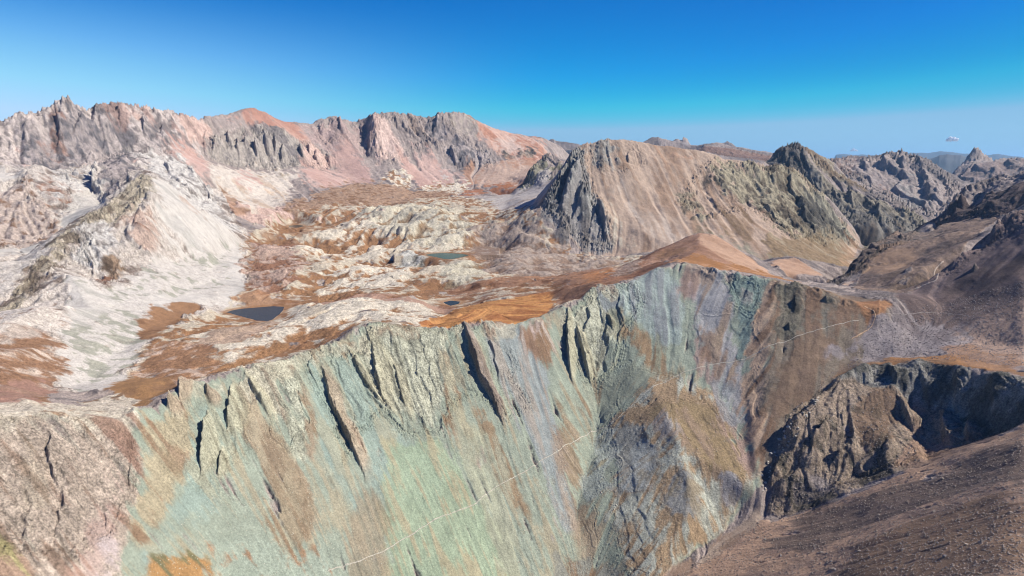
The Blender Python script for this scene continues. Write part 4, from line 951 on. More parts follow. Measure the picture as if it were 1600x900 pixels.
PAR = np.empty((NA, NR, 11), f32)
PAR[:] = DEFAULT
jx = fbm(X, Y, 60, 5, 71, cell, .6); jy = fbm(X, Y, 60, 5, 91, cell, .6)
MASKS = {}
def poly_mask(pts, rng, warp):
    P = np.array([cast(u, v, *rng) for u, v in pts])
    pad = .03 + warp * 2.6 / math.exp(P[:, 1].min())
    ia, ib = np.searchsorted(azs, [P[:, 0].min() - pad, P[:, 0].max() + pad])
    ja, jb = np.searchsorted(lr, [P[:, 1].min() - pad * 2, P[:, 1].max() + pad * 2])
    sl_ = (slice(ia, ib), slice(ja, jb))
    x = AZ[sl_] + jx[sl_] * warp / RR[sl_]
    y = LR[sl_] + jy[sl_] * warp / RR[sl_]
    ins = np.zeros(x.shape, bool)
    n = len(P)
    for k in range(n):
        x1, y1 = P[k]
        x2, y2 = P[(k + 1) % n]
        if y1 == y2:
            continue
        ins ^= ((y1 > y) != (y2 > y)) & (x < (x2 - x1) * (y - y1) / (y2 - y1) + x1)
    return sl_, ins
# ------------------------------------------------------------------ streaks down the fall line
def flow_paths():
    g = blur(blur(HB, int(5 * Q) + 1, 0, 2), int(5 * Q) + 1, 1, 2)
    ga = np.gradient(g, axis=0) / cell
    gr = np.gradient(g, axis=1) / (RR * dlr[None, :])
    vi = -ga / cell
    vj = -gr / (RR * dlr[None, :])
    n = np.hypot(vi, vj) + 1e-9
    return (vi / n).astype(f32), (vj / n).astype(f32), np.hypot(ga, gr)
VI, VJ, SLOPE = flow_paths()
rng_ = np.random.default_rng(5)
def white(n):
    a = rng_.standard_normal((NA, NR)).astype(f32)
    if n:
        a = blur(blur(a, n, 0, 2), n, 1, 2)
    return a / a.std()
noises = [white(0), white(max(1, int(2 * Q))), white(int(6 * Q))]
acc = [np.zeros((NA, NR), f32) for _ in noises]
I0, J0 = np.meshgrid(np.arange(NA, dtype=f32), np.arange(NR, dtype=f32), indexing='ij')
STEP = 2.0 * Q
for sgn in (1, -1):
    pi, pj = I0.copy(), J0.copy()
    for k in range(26):
        idx = np.clip(pi, 0, NA - 1).astype(np.int32) * NR + np.clip(pj, 0, NR - 1).astype(np.int32)
        wgt = math.cos(k / 26 * math.pi / 2)
        for a, n in zip(acc, noises):
            a += n.ravel()[idx] * wgt
        pi += VI.ravel()[idx] * (STEP * sgn)
        pj += VJ.ravel()[idx] * (STEP * sgn)
LIC = []
for a in acc:
    a /= a.std()
    LIC.append(a)
del noises, acc, I0, J0
st_f, st_m, st_b = LIC

# paint the areas; their borders break up along the fall line or into blots
bl_ = fbm(X - 14 * nwy, Y + 14 * nwx, 44, 6, 251, cell, .62)
bl_ /= bl_.std()
for name, pts, rng, par, warp, soft, op in AREAS:
    s_, m = poly_mask(pts, rng, warp)
    if not m.size:
        continue
    m = m.astype(f32)
    if soft:
        nb = max(1, int((4 + soft * 2.6) * Q))
        m = blur(blur(m, nb, 0, 2), nb, 1, 2)
        wob = (st_m[s_] * .6 + st_b[s_] * .5 + st_f[s_] * .25) * par[7] + bl_[s_] * (1 - par[7] * .7)
        m = sstep(.5 - .16, .5 + .16, m + wob * .26 * np.clip(m * 6, 0, 1))
    m = (m * op)[..., None].astype(f32)
    PAR[s_] += (par - PAR[s_]) * m

# ------------------------------------------------------------------ relief
relief, ribs, crack = PAR[..., 8], PAR[..., 9], PAR[..., 10]
n_big = fbm(X, Y, 130, 7, 131, cell, .5)                         # broad humps
n_rid = fbm(X + 9 * nwx, Y + 9 * nwy, 46, 6, 171, cell, .5, True) # craggy
n_det = fbm(X, Y, 9, 4, 211, cell, .6)
far = np.clip(RR / 1100, .8, 2.0).astype(f32)
ROCK = n_rid * .55 + n_big * .8
PL = np.zeros((NA, NR), f32)
for pts, rng, am in PLATEAU:
    s_, m = poly_mask(pts, rng, 12)
    PL[s_] += (am - PL[s_]) * blur(blur(m.astype(f32), max(1, int(9 * Q)), 0, 2), max(1, int(9 * Q)), 1, 2)
def bed(ang, seed):
    c_, s2 = math.cos(ang), math.sin(ang)
    u_, v_ = X * c_ + Y * s2, -X * s2 + Y * c_
    return fbm(u_ * .3 + nwx * 6, v_ + nwy * 10, 52, 6, seed, cell, .44)
wq = sstep(-430, -60, X).astype(f32)
BED = bed(R(72), 611) * (1 - wq) + bed(R(24), 631) * wq
KN = fbm(X, Y, 210, 3, 651, cell, .45)
BEDR = 1 - 2 * np.abs(BED)
H += PL * far * (KN * 15 + BED * 7.5 + BEDR * 3.0 - 3)
ROCK = ROCK * (1 - .75 * PL) + PL * (BED * 1.5 + KN * 1.1)
H += relief * far * (n_rid * .5 + n_big * .95 + n_det * .16)
rb = st_m * .5 + st_b * .65
H += ribs * far * (rb - .35 * np.abs(st_m) + st_f * .16)

# beds of rock standing on edge: ribs sheer on the left, sloping off to the right, broken along their length
RA, RS = np.zeros((NA, NR), f32), np.zeros((NA, NR), f32)
for pts, rng, am, slant in RIBZ:
    s_, m = poly_mask(pts, rng, 12)
    m = blur(blur(m.astype(f32), max(1, int(5 * Q)), 0, 2), max(1, int(5 * Q)), 1, 2)
    RA[s_] += (am - RA[s_]) * m
    RS[s_] += (slant - RS[s_]) * m
RIBT = np.zeros((NA, NR), f32)
sel = RA > .02
if sel.any():
    az_, lr_, ra, rs = AZ[sel], LR[sel], RA[sel], RS[sel]
    r_ = RR[sel]
    ax, ay = az_ * 850, lr_ * 850
    wx = fbm(ax, ay, 70, 5, 411, None, .55) * 13
    tot = np.zeros(az_.shape, f32)
    for W, A, ln, sd_ in ((30, 6.5, 110, 1), (13, 3.4, 60, 2), (5.5, 1.5, 26, 3), (2.6, .6, 14, 4)):
        cc = (ax + rs * ay + wx * min(1, W / 12)) / W
        k = np.floor(cc); f = cc - k
        off = hash2(k.astype(np.int64), np.full(k.shape, sd_), 9).astype(f32) / f32(4294967296.0)
        along = ay / ln + off * 17
        br = perlin(k * 3.7, along, 500 + sd_) + .45 * perlin(k * 5.1, along * 3, 520 + sd_)
        am_ = np.clip(.25 + 1.5 * br, 0, 1.5)
        saw = sstep(0, .14, f) * (1 - f) ** .9
        tot += (A * am_ * saw).astype(f32)
    tot -= 2.4
    RIBT[sel] = tot * ra
    H[sel] += (tot * ra * r_ / 850).astype(f32)

# the crest of the green wall is broken rock, not a clean fold
cr = np.array([sight(u, v) + (d,) for u, v, d in [q for q in CREST if q[0] > -200]])
cl = np.interp(azs, cr[:, 0], np.log(cr[:, 2]))[:, None]
wc = np.exp(-((LR - cl) * RR / 16) ** 2).astype(f32) * (RR < 1300)
cb = fbm(X, Y, 17, 4, 801, cell, .6, True)
lump = fbm(X, Y, 60, 2, 821)
wc *= (AZ < cr[-1, 0]).astype(f32)
H += wc * (np.maximum(cb, -.2) * 3.2 + 1.5) * np.clip(.6 + lump, .1, 1.4)
# toothed skyline on the rocky parts of the high range
sk = np.array([sight(p_[0], p_[1]) + (p_[2],) for p_ in LINES[0][0]])
sl2 = np.interp(azs, sk[:, 0], np.log(sk[:, 2]))[:, None]
rocky = np.interp(azs, [sight(u, 180)[0] for u in (-200, 0, 70, 260, 330, 350, 440, 480, 560, 590, 700, 740, 800)],
                  [.7, .8, 1.3, 1.3, .7, .15, .2, .7, .7, 1, .9, .3, .1])[:, None]
ws = (np.exp(-((LR - sl2) * RR / 75) ** 2) * rocky).astype(f32)
tooth = fbm(AZ * 3200, LR * 900, 34, 4, 861, None, .6, True)
H += ws * (tooth * 8 - 1)

# stones and broken edges about as big as the mesh can carry
grit = rng_.standard_normal((NA, NR)).astype(f32)
grit2 = blur(rng_.standard_normal((NA, NR)).astype(f32), 1, 0, 1); grit2 = blur(grit2, 1, 1, 1); grit2 /= grit2.std()
H += cell * (.012 + .035 * np.clip(relief, 0, 4)) * (grit * .4 + grit2)

# ------------------------------------------------------------------ standing rock fins: sheer on the left, sloping off to the right
OUT = {}
def fin(pts, wid, hgt, rng=(300, 9000), tag=None, rough=.9):
    if rng[1] > 3000:
        hgt = hgt * .8
    P = np.array([cast(u, v, *rng) for u, v in pts])
    if P[0, 1] > P[-1, 1]:
        P = P[::-1]
    ls = P[:, 1]
    r0 = math.exp(ls.mean())
    ja, jb = np.searchsorted(lr, [ls.min(), ls.max()])
    m = (wid + 12) / r0
    ia, ib = np.searchsorted(azs, [P[:, 0].min() - m, P[:, 0].max() + m])
    if jb - ja < 2 or ib - ia < 2:
        return
    s_ = (slice(ia, ib), slice(ja, jb))
    ac = np.interp(lr[ja:jb], np.maximum.accumulate(ls + np.arange(len(ls)) * 1e-7), P[:, 0])
    t = (lr[ja:jb] - ls.min()) / (ls.max() - ls.min())
    taper = np.minimum(1, np.minimum(t, 1 - t) * 2.6)[None, :]
    wd = wid * (.45 + .55 * np.sin(np.clip(t, 0.02, .98) * math.pi))[None, :]
    s = (AZ[s_] - ac[None, :]) * RR[s_] + (jx[s_] * .22 + n_det[s_] * .1) * wid * .55
    edge = max(1.2, r0 * .0016)
    prof = sstep(-edge, edge * .6, s) * np.clip(1 - s / wd, 0, 1) ** .8
    hh = hgt * taper * (1 + rough * (n_rid[s_] * .35 + n_det[s_] * .35))
    add = np.maximum(prof * hh, 0)
    H[s_] += add.astype(f32)
    if tag:
        m_ = OUT.setdefault(tag, np.zeros((NA, NR), bool))
        m_[s_] |= (add > hgt * .1)
    k = (np.clip(add / hgt * 3, 0, 1) * .75)[..., None]
    return s_, k
for f_ in FINS:
    r_ = fin(f_[0], f_[1], f_[2], f_[3], f_[4])
    if r_ is not None and f_[5] is not None:
        PAR[r_[0]] += (f_[5] - PAR[r_[0]]) * r_[1]

# ------------------------------------------------------------------ lakes: level the basins
def lake_shape(pts, z):
    P = []
    for u, v in pts:
        az, t = sight(u, v)
        P.append((az, math.log(z / t)))
    return P
WATER = []
for name, label, pts, z, col in LAKES:
    P = np.array(lake_shape(pts, z))
    cx, cy = P.mean(0)
    s_ = (slice(*np.searchsorted(azs, [P[:, 0].min() - .05, P[:, 0].max() + .05])),
          slice(*np.searchsorted(lr, [P[:, 1].min() - .08, P[:, 1].max() + .08])))
    px, py = AZ[s_], LR[s_]
    # signed distance to the shore polygon in metres
    r0 = math.exp(cy)
    dmin = np.full(px.shape, 1e9)
    ins = np.zeros(px.shape, bool)
    for k in range(len(P)):
        (x1, y1), (x2, y2) = P[k], P[(k + 1) % len(P)]
        ex, ey = x2 - x1, y2 - y1
        t = np.clip(((px - x1) * ex + (py - y1) * ey) / (ex * ex + ey * ey), 0, 1)
        dmin = np.minimum(dmin, np.hypot(px - x1 - t * ex, py - y1 - t * ey))
        if y1 != y2:
            ins ^= ((y1 > py) != (y2 > py)) & (px < (x2 - x1) * (py - y1) / (y2 - y1) + x1)
    sd_ = np.where(ins, -dmin, dmin) * r0 + jx[s_] * 2.0
    want = z + np.clip(sd_ * .10, -4, 40) + .15
    k = 1 - sstep(5, 60, sd_)
    low = H[s_] * (1 - k) + want * k
    front = (py < cy) | ins
    H[s_] = np.where(sd_ < 5, want, np.where(front, np.minimum(low, np.maximum(want, z + .4) + 40 * (1 - k)), np.maximum(low, z + .4))).astype(f32)
    gr = (1 - sstep(0, 14, np.abs(sd_ - 3)))[..., None] * .8
    PAR[s_] += (SHORE - PAR[s_]) * gr.astype(f32)
    WATER.append((name, label, P, z, col))

# ------------------------------------------------------------------ footpaths: find their line on the land, bench it in
def height_at(az, l):
    fi = (az - A0) / (A1 - A0) * (NA - 1)
    fj = np.interp(l, lr, np.arange(NR))
    return bil(H, np.atleast_1d(fi), np.atleast_1d(fj))
TR = []
for name, label, pts, rng, width, col in PATHS:
    P = np.array([cast(u, v, *rng) for u, v in pts])
    n = 60 * (len(P) - 1)
    t = np.linspace(0, len(P) - 1, n)
    a = np.interp(t, np.arange(len(P)), P[:, 0]); l = np.interp(t, np.arange(len(P)), P[:, 1])
    kk = np.hanning(41); kk /= kk.sum()
    a_ = np.convolve(np.pad(a, 20, 'edge'), kk, 'valid'); l_ = np.convolve(np.pad(l, 20, 'edge'), kk, 'valid')
    rr = np.exp(l_)
    wob = fbm(rr * np.sin(a_), rr * np.cos(a_), 25, 3, 7) * 1.6
    l_ = l_ + wob / rr
    TR.append((name, label, a_, l_, width, col))

# ------------------------------------------------------------------ colour of the ground
cA, cB = PAR[..., 0:3], PAR[..., 3:6]
share, streak = PAR[..., 6], PAR[..., 7]
n_blob = fbm(X - 14 * nwy, Y + 14 * nwx, 34, 6, 251, cell, .6) * 1.15
n_wide = fbm(X, Y, 240, 4, 291, cell, .5)
s_n = st_m * .55 + st_f * .25 + st_b * .4
b_n = n_blob * (1.4 - .7 * PL) - ROCK * .9
val = s_n * streak + b_n * (1 - streak) + n_wide * .35 - RIBT * .05
thr = (0.5 - share) * 2.6
mixv = sstep(-.34, .34, val - thr)[..., None]
COLR = cA + (cB - cA) * mixv
tone = 1 + .10 * np.clip(st_f, -2, 2) * streak + .07 * n_wide + .05 * n_blob
fine = np.clip(relief, .5, 2) * .7 * fbm(X, Y, 5, 3, 331, cell, .7)
tone = tone + .12 * fine + np.clip(relief, .3, 3) * (.022 * np.clip(grit2, -2, 2) + .012 * grit)
# open joints and loose dark rubble in bare rock
jn = np.abs(fbm(X + 5 * nwx, Y + 5 * nwy, 22, 4, 371, cell, .6))
tone = tone * (1 - crack * .55 * (1 - sstep(0, .12, jn)))
COLR = np.clip(COLR * tone[..., None], .01, .8)

# ------------------------------------------------------------------ materials
def ground_material(name):
    m = bpy.data.materials.new(name)
    m.use_nodes = True
    t = m.node_tree
    b = t.nodes['Principled BSDF']
    at = t.nodes.new('ShaderNodeAttribute'); at.attribute_name = 'soil'
    geo = t.nodes.new('ShaderNodeNewGeometry')
    def noise(scale, detail, rough=.6):
        n = t.nodes.new('ShaderNodeTexNoise')
        n.inputs['Scale'].default_value = scale
        n.inputs['Detail'].default_value = detail
        n.inputs['Roughness'].default_value = rough
        t.links.new(geo.outputs['Position'], n.inputs['Vector'])
        return n
    n1 = noise(.5, 5, .75)
    n2 = noise(.06, 8, .72)
    mr = t.nodes.new('ShaderNodeMapRange')
    mr.inputs['From Min'].default_value, mr.inputs['From Max'].default_value = .34, .68
    mr.inputs['To Min'].default_value, mr.inputs['To Max'].default_value = .42, 1.5
    t.links.new(n1.outputs['Fac'], mr.inputs['Value'])
    mr2 = t.nodes.new('ShaderNodeMapRange')
    mr2.inputs['From Min'].default_value, mr2.inputs['From Max'].default_value = .3, .7
    mr2.inputs['To Min'].default_value, mr2.inputs['To Max'].default_value = .68, 1.32
    t.links.new(n2.outputs['Fac'], mr2.inputs['Value'])
    mu = t.nodes.new('ShaderNodeMath'); mu.operation = 'MULTIPLY'
    def toned(src, low):
        q = t.nodes.new('ShaderNodeMapRange')
        q.inputs['To Min'].default_value, q.inputs['To Max'].default_value = low, 1
        t.links.new(at.outputs['Alpha'], q.inputs['Value'])
        x = t.nodes.new('ShaderNodeMix'); x.data_type = 'FLOAT'
        x.inputs['A'].default_value = 1
        t.links.new(q.outputs[0], x.inputs['Factor']); t.links.new(src, x.inputs['B'])
        return x.outputs['Result']
    t.links.new(toned(mr.outputs[0], .24), mu.inputs[0]); t.links.new(toned(mr2.outputs[0], .3), mu.inputs[1])
    vm = t.nodes.new('ShaderNodeVectorMath'); vm.operation = 'SCALE'
    t.links.new(at.outputs['Color'], vm.inputs[0]); t.links.new(mu.outputs[0], vm.inputs['Scale'])
    t.links.new(vm.outputs[0], b.inputs['Base Color'])
    b.inputs['Roughness'].default_value = .95
    b.inputs['Specular IOR Level'].default_value = .15
    add = t.nodes.new('ShaderNodeMath'); add.operation = 'MULTIPLY_ADD'
    add.inputs[1].default_value = 2.2
    t.links.new(n2.outputs['Fac'], add.inputs[0]); t.links.new(n1.outputs['Fac'], add.inputs[2])
    bp = t.nodes.new('ShaderNodeBump')
    bp.inputs['Strength'].default_value = 1.0
    bp.inputs['Distance'].default_value = 1.7
    mb = t.nodes.new('ShaderNodeMapRange'); mb.inputs['To Min'].default_value, mb.inputs['To Max'].default_value = .25, 1
    t.links.new(at.outputs['Alpha'], mb.inputs['Value']); t.links.new(mb.outputs[0], bp.inputs['Strength'])
    t.links.new(add.outputs[0], bp.inputs['Height'])
    t.links.new(bp.outputs[0], b.inputs['Normal'])
    return m
MAT = ground_material('weathered_rock_and_soil')

def flat_material(name, col, rough=.9, scale=1.0):
    m = bpy.data.materials.new(name)
    m.use_nodes = True
    t = m.node_tree
    b = t.nodes['Principled BSDF']
    n = t.nodes.new('ShaderNodeTexNoise'); n.inputs['Scale'].default_value = scale; n.inputs['Detail'].default_value = 5
    geo = t.nodes.new('ShaderNodeNewGeometry')
    t.links.new(geo.outputs['Position'], n.inputs['Vector'])
    cr = t.nodes.new('ShaderNodeValToRGB')
    cr.color_ramp.elements[0].position, cr.color_ramp.elements[1].position = .3, .7
    cr.color_ramp.elements[0].color = (*[c * .65 for c in col], 1)
    cr.color_ramp.elements[1].color = (*[min(1, c * 1.3) for c in col], 1)
    t.links.new(n.outputs['Fac'], cr.inputs[0]); t.links.new(cr.outputs[0], b.inputs['Base Color'])
    b.inputs['Roughness'].default_value = rough
    b.inputs['Specular IOR Level'].default_value = .2
    return m

# ------------------------------------------------------------------ build the land, cut along landform borders
Z = H.astype(np.float64)
PTS = np.stack([X, Y, Z], -1).reshape(-1, 3).astype(f32)
CO = np.concatenate([COLR, np.clip(.12 + .22 * relief + .5 * RA, 0, 1)[..., None]], -1).reshape(-1, 4).astype(f32)
OWN = np.zeros((NA - 1, NR - 1), np.int16)
SPECS = [LAND0] + LANDS
for k, (name, label, cat, pts, rng, st) in enumerate(LANDS, 1):
    s_, m = poly_mask(pts, rng, 4)
    o = OWN[s_[0].start:min(s_[0].stop, NA - 1), s_[1].start:min(s_[1].stop, NR - 1)]
    o[m[:o.shape[0], :o.shape[1]]] = k
for tag, spec in OUTCROPS.items():
    if tag not in OUT:
        continue
    SPECS.append(spec)
    OWN[OUT[tag][:-1, :-1]] = len(SPECS) - 1
ii, jj = np.meshgrid(np.arange(NA - 1), np.arange(NR - 1), indexing='ij')
q0 = (ii * NR + jj)
QUADS = np.stack([q0, q0 + 1, q0 + NR + 1, q0 + NR], -1).reshape(-1, 4)[:, ::-1]
OWNF = OWN.reshape(-1)
def mesh_np(name, pts, faces, colr=None, mat=None, smooth=False):
    me = bpy.data.meshes.new(name)
    me.vertices.add(len(pts)); me.vertices.foreach_set('co', np.ascontiguousarray(pts, f32).ravel())
    nf, k = faces.shape
    me.loops.add(nf * k); me.loops.foreach_set('vertex_index', np.ascontiguousarray(faces, np.int32).ravel())
    me.polygons.add(nf); me.polygons.foreach_set('loop_start', np.arange(0, nf * k, k, dtype=np.int32))
    me.update(calc_edges=True)
    if smooth:
        me.polygons.foreach_set('use_smooth', np.ones(nf, bool))
    if colr is not None:
        at = me.color_attributes.new('soil', 'FLOAT_COLOR', 'POINT')
        at.data.foreach_set('color', np.ascontiguousarray(colr, f32).ravel())
    if mat:
        me.materials.append(mat)
    return me
def put(name, me, label=None, cat=None, structure=False, group=None, stuff=False):
    o = bpy.data.objects.new(name, me)
    COL.objects.link(o)
    if label: o['label'] = label
    if cat: o['category'] = cat
    if structure: o['kind'] = 'structure'
    if stuff: o['kind'] = 'stuff'
    if group: o['group'] = group
    return o
for k, (name, label, cat, _, _, st) in enumerate(SPECS):
    sel = QUADS[OWNF == k]
    if not len(sel):
        continue
    used, inv = np.unique(sel.ravel(), return_inverse=True)
    put(name, mesh_np(name, PTS[used], inv.reshape(-1, 4), CO[used], MAT, True), label, cat, st)

# ------------------------------------------------------------------ the ground beyond the surveyed land, full circle to the horizon
n_a, rings = 180, [0, 150, 325, 700, 1500, 3000, 6000, 9000, 14000, 25000, 45000, 90000]
gp, gf = [], []
for r_ in rings:
    for k in range(n_a):
        a = 2 * math.pi * k / n_a
        inside = abs((a + math.pi) % (2 * math.pi) - math.pi) < R(47) and 325 < r_ < 9000
        z = -560 if r_ < 400 else (-760 if inside else -620)
        if r_ > 9500:
            z = -900
        gp.append((r_ * math.sin(a), r_ * math.cos(a), z))
for i in range(len(rings) - 1):
    for k in range(n_a):
        gf.append((i * n_a + k, i * n_a + (k + 1) % n_a, (i + 1) * n_a + (k + 1) % n_a, (i + 1) * n_a + k))
gc = np.tile(np.array([[.2, .16, .12, .3]], f32), (len(gp), 1))
put('ground', mesh_np('ground', np.array(gp), np.array(gf)[:, ::-1], gc, MAT), 'low ground far below the mountains', 'ground', True)

# ------------------------------------------------------------------ water
def water_material(name, col):
    m = bpy.data.materials.new(name)
    m.use_nodes = True
    t = m.node_tree
    b = t.nodes['Principled BSDF']
    b.inputs['Base Color'].default_value = (*col, 1)
    b.inputs['Roughness'].default_value = .2
    b.inputs['Specular IOR Level'].default_value = .03
    n = t.nodes.new('ShaderNodeTexNoise'); n.inputs['Scale'].default_value = .35; n.inputs['Detail'].default_value = 3
    geo = t.nodes.new('ShaderNodeNewGeometry'); t.links.new(geo.outputs['Position'], n.inputs['Vector'])
    bp = t.nodes.new('ShaderNodeBump'); bp.inputs['Strength'].default_value = .25; bp.inputs['Distance'].default_value = .3
    t.links.new(n.outputs['Fac'], bp.inputs['Height']); t.links.new(bp.outputs[0], b.inputs['Normal'])
    return m
for k, (name, label, P, z, col) in enumerate(WATER):
    c = P.mean(0)
    pts, n = [], 96
    t = np.linspace(0, len(P), n, endpoint=False)
    Pc = np.concatenate([P, P[:1]])
    a = np.interp(t, np.arange(len(P) + 1), Pc[:, 0]); l = np.interp(t, np.arange(len(P) + 1), Pc[:, 1])
    a = c[0] + (a - c[0]) * 1.12; l = c[1] + (l - c[1]) * 1.12      # runs under the shore, the land cuts it
    ring = [(math.exp(q) * math.sin(p), math.exp(q) * math.cos(p), z) for p, q in zip(a, l)]
    cen = (math.exp(c[1]) * math.sin(c[0]), math.exp(c[1]) * math.cos(c[0]), z)
    pts = np.array([cen] + ring)
    faces = np.array([(0, 1 + (i + 1) % n, 1 + i) for i in range(n)])
    put(name, mesh_np(name, pts, faces, None, water_material('lake_water', col)), label, 'lake', True)

# ------------------------------------------------------------------ footpaths, draped a hand above the ground
for name, label, a, l, width, col in TR:
    r_ = np.exp(l)
    x, y = r_ * np.sin(a), r_ * np.cos(a)
    tx, ty = np.gradient(x), np.gradient(y)
    n_ = np.hypot(tx, ty) + 1e-9
    nx, ny = -ty / n_, tx / n_
    rag = fbm(x, y, 12, 3, 17)
    cross = []
    for s_ in (-1, -.5, 0, .5, 1):
        wd = width * .5 * (1 + .35 * rag) * s_
        px, py = x + nx * wd, y + ny * wd
        cross.append((px, py, height_at(np.arctan2(px, py), np.log(np.hypot(px, py)))))
    zc = np.max([c[2] for c in cross], 0)
    kk = np.ones(5) / 5
    zc = np.maximum(np.convolve(np.pad(zc, 2, 'edge'), kk, 'valid'), zc) + .22
    pts = np.concatenate([np.stack([c[0], c[1], np.maximum(c[2] + .12, zc - .12 - .2 * abs(i - 2) ** 1.5)], 1) for i, c in enumerate(cross)])
    n = len(x)
    lo = np.stack([cross[0][0] - nx * .3, cross[0][1] - ny * .3, cross[0][2] - .6], 1)
    hi = np.stack([cross[-1][0] + nx * .3, cross[-1][1] + ny * .3, cross[-1][2] - .6], 1)
    pts = np.concatenate([lo, pts, hi])
    i = np.arange(n - 1)
    faces = np.concatenate([np.stack([k * n + i, k * n + i + 1, (k + 1) * n + i + 1, (k + 1) * n + i], 1) for k in range(6)])
    put(name, mesh_np(name, pts, faces, None, flat_material('trodden_dirt', col, .95, .6), True), label, 'path', True)

# ------------------------------------------------------------------ boulders
def boulder_mesh(name, seed, col):
    import bmesh
    bm = bmesh.new()
    bmesh.ops.create_icosphere(bm, subdivisions=2, radius=1)
    r = np.random.default_rng(seed)
    planes = [(Vector(r.normal(size=3)).normalized(), r.uniform(.55, .85)) for _ in range(9)]
    sc_ = Vector((r.uniform(.8, 1.35), r.uniform(.8, 1.2), r.uniform(.6, .95)))
    for v in bm.verts:
        p = v.co.copy()
        for n, d in planes:
            e = p.dot(n) - d
            if e > 0:
                p -= n * e
        v.co = Vector((p.x * sc_.x, p.y * sc_.y, p.z * sc_.z))
    me = bpy.data.meshes.new(name)
    bm.to_mesh(me); bm.free()
    me.materials.append(flat_material('boulder_' + str(seed), col, .95, .8))
    return me
def slope_spot(u, v, rng):
    a, l = cast(u, v, *rng)
    r_ = math.exp(l)
    return a, l, r_
RND = np.random.default_rng(77)
def scatter(poly, n, size, cols, label, spots, group, rng, name='boulder', power=2.2):
    us = [p[0] for p in poly]; vs = [p[1] for p in poly]
    protos = [boulder_mesh(name, 100 + len(bpy.data.meshes) + k, cols[k % len(cols)]) for k in range(4)]
    got = 0
    while got < n:
        u, v = RND.uniform(min(us), max(us)), RND.uniform(min(vs), max(vs))
        ins = False
        for k in range(len(poly)):
            (x1, y1), (x2, y2) = poly[k], poly[(k + 1) % len(poly)]
            if y1 != y2 and (y1 > v) != (y2 > v) and u < (x2 - x1) * (v - y1) / (y2 - y1) + x1:
                ins = not ins
        if not ins:
            continue
        a, l, r_ = slope_spot(u, v, rng)
        s = size[0] + (size[1] - size[0]) * RND.random() ** power
        z = float(height_at(a, l)[0])
        t_ = (v - min(vs)) / (max(vs) - min(vs))
        where_ = spots[min(len(spots) - 1, int(t_ * len(spots)))]
        big = 'large' if s > size[0] + .45 * (size[1] - size[0]) else ('medium' if s > size[0] + .15 * (size[1] - size[0]) else 'small')
        o = put(name, protos[got % 4], big + ' ' + label + ' ' + where_, 'boulder', group=group)
        o.location = (r_ * math.sin(a), r_ * math.cos(a), z - s * .1)
        o.scale = (s, s, s)
        o.rotation_euler = (RND.uniform(-.3, .3), RND.uniform(-.3, .3), RND.uniform(0, 6.28))
        got += 1
gr = [(.24, .19, .15), (.18, .155, .14), (.28, .23, .18)]
scatter([(1080,890),(1190,825),(1300,795),(1450,735),(1590,680),(1600,900)], 120, (.5, 2.0), gr,
        'grey brown boulder on the brown scree', ['just below the dark crag', 'in the middle of the slope', 'towards the bottom right corner'], 'boulders on the brown scree', (300, 790))
scatter([(1185,760),(1200,715),(1235,660),(1270,620),(1285,618),(1240,690),(1215,720),(1192,775)], 60, (.9, 2.6), [(.46, .41, .32), (.38, .34, .28)],
        'pale angular boulder in the block field', ['beside the upper left edge of the crag', 'beside the lower left edge of the crag'], 'pale boulders beside the crag', (600, 950), power=1.2)
scatter([(700,850),(900,640),(1040,560),(1120,610),(1150,760),(980,880),(800,890)], 60, (.5, 1.5), [(.46, .42, .32), (.40, .33, .25)],
        'pale boulder on the scree wall', ['above the footpath', 'below the footpath', 'near the stream gully at the bottom'], 'boulders on the green wall', NEARW)
scatter([(1400,555),(1420,490),(1590,440),(1600,570),(1500,550)], 50, (.6, 1.9), gr,
        'grey boulder on the dark scree', ['below the ridge right of the col', 'above the dark crag edge'], 'boulders on the dark scree', (780, 1200))

# gravel: countless small stones over the near slopes, one mesh per slope
def gravel(poly, n, size, col, label, rng):
    us = [p[0] for p in poly]; vs = [p[1] for p in poly]
    u, v = RND.uniform(min(us), max(us), n * 3), RND.uniform(min(vs), max(vs), n * 3)
    ins = np.zeros(len(u), bool)
    for k in range(len(poly)):
        (x1, y1), (x2, y2) = poly[k], poly[(k + 1) % len(poly)]
        if y1 != y2:
            ins ^= ((y1 > v) != (y2 > v)) & (u < (x2 - x1) * (v - y1) / (y2 - y1) + x1)
    u, v = u[ins][:n], v[ins][:n]
    al = np.array([cast(a, b, *rng) for a, b in zip(u, v)])
    al += RND.normal(size=al.shape) * .0006
    r_ = np.exp(al[:, 1])
    c = np.stack([r_ * np.sin(al[:, 0]), r_ * np.cos(al[:, 0]), height_at(al[:, 0], al[:, 1])], 1)
    s = size[0] + (size[1] - size[0]) * RND.random(len(u)) ** 3
    base_ = np.array([(1,0,0),(.2,1,.1),(-1,.1,0),(-.1,-1,.1),(.1,.1,.9),(0,0,-.6)])
    m = len(u)
    P = base_[None] * s[:, None, None] * RND.uniform(.6, 1.3, (m, 6, 1))
    th = RND.uniform(0, 6.28, m)
    x = P[..., 0] * np.cos(th)[:, None] - P[..., 1] * np.sin(th)[:, None]
    y = P[..., 0] * np.sin(th)[:, None] + P[..., 1] * np.cos(th)[:, None]
    P = np.stack([x, y, P[..., 2]], -1) + c[:, None]
    F = np.array([(0,1,4),(1,2,4),(2,3,4),(3,0,4),(1,0,5),(2,1,5),(3,2,5),(0,3,5)])
    F = (F[None] + (np.arange(m) * 6)[:, None, None]).reshape(-1, 3)
    put('gravel', mesh_np('gravel', P.reshape(-1, 3), F, None, flat_material('stones', col, .95, .5)), label, 'gravel', stuff=True)
gravel([(1040,905),(1190,812),(1310,785),(1540,690),(1600,660),(1600,900)], 11000, (.2, 1.15), (.30, .24, .19),
       'loose brown stones strewn over the scree in the lower right', (300, 790))
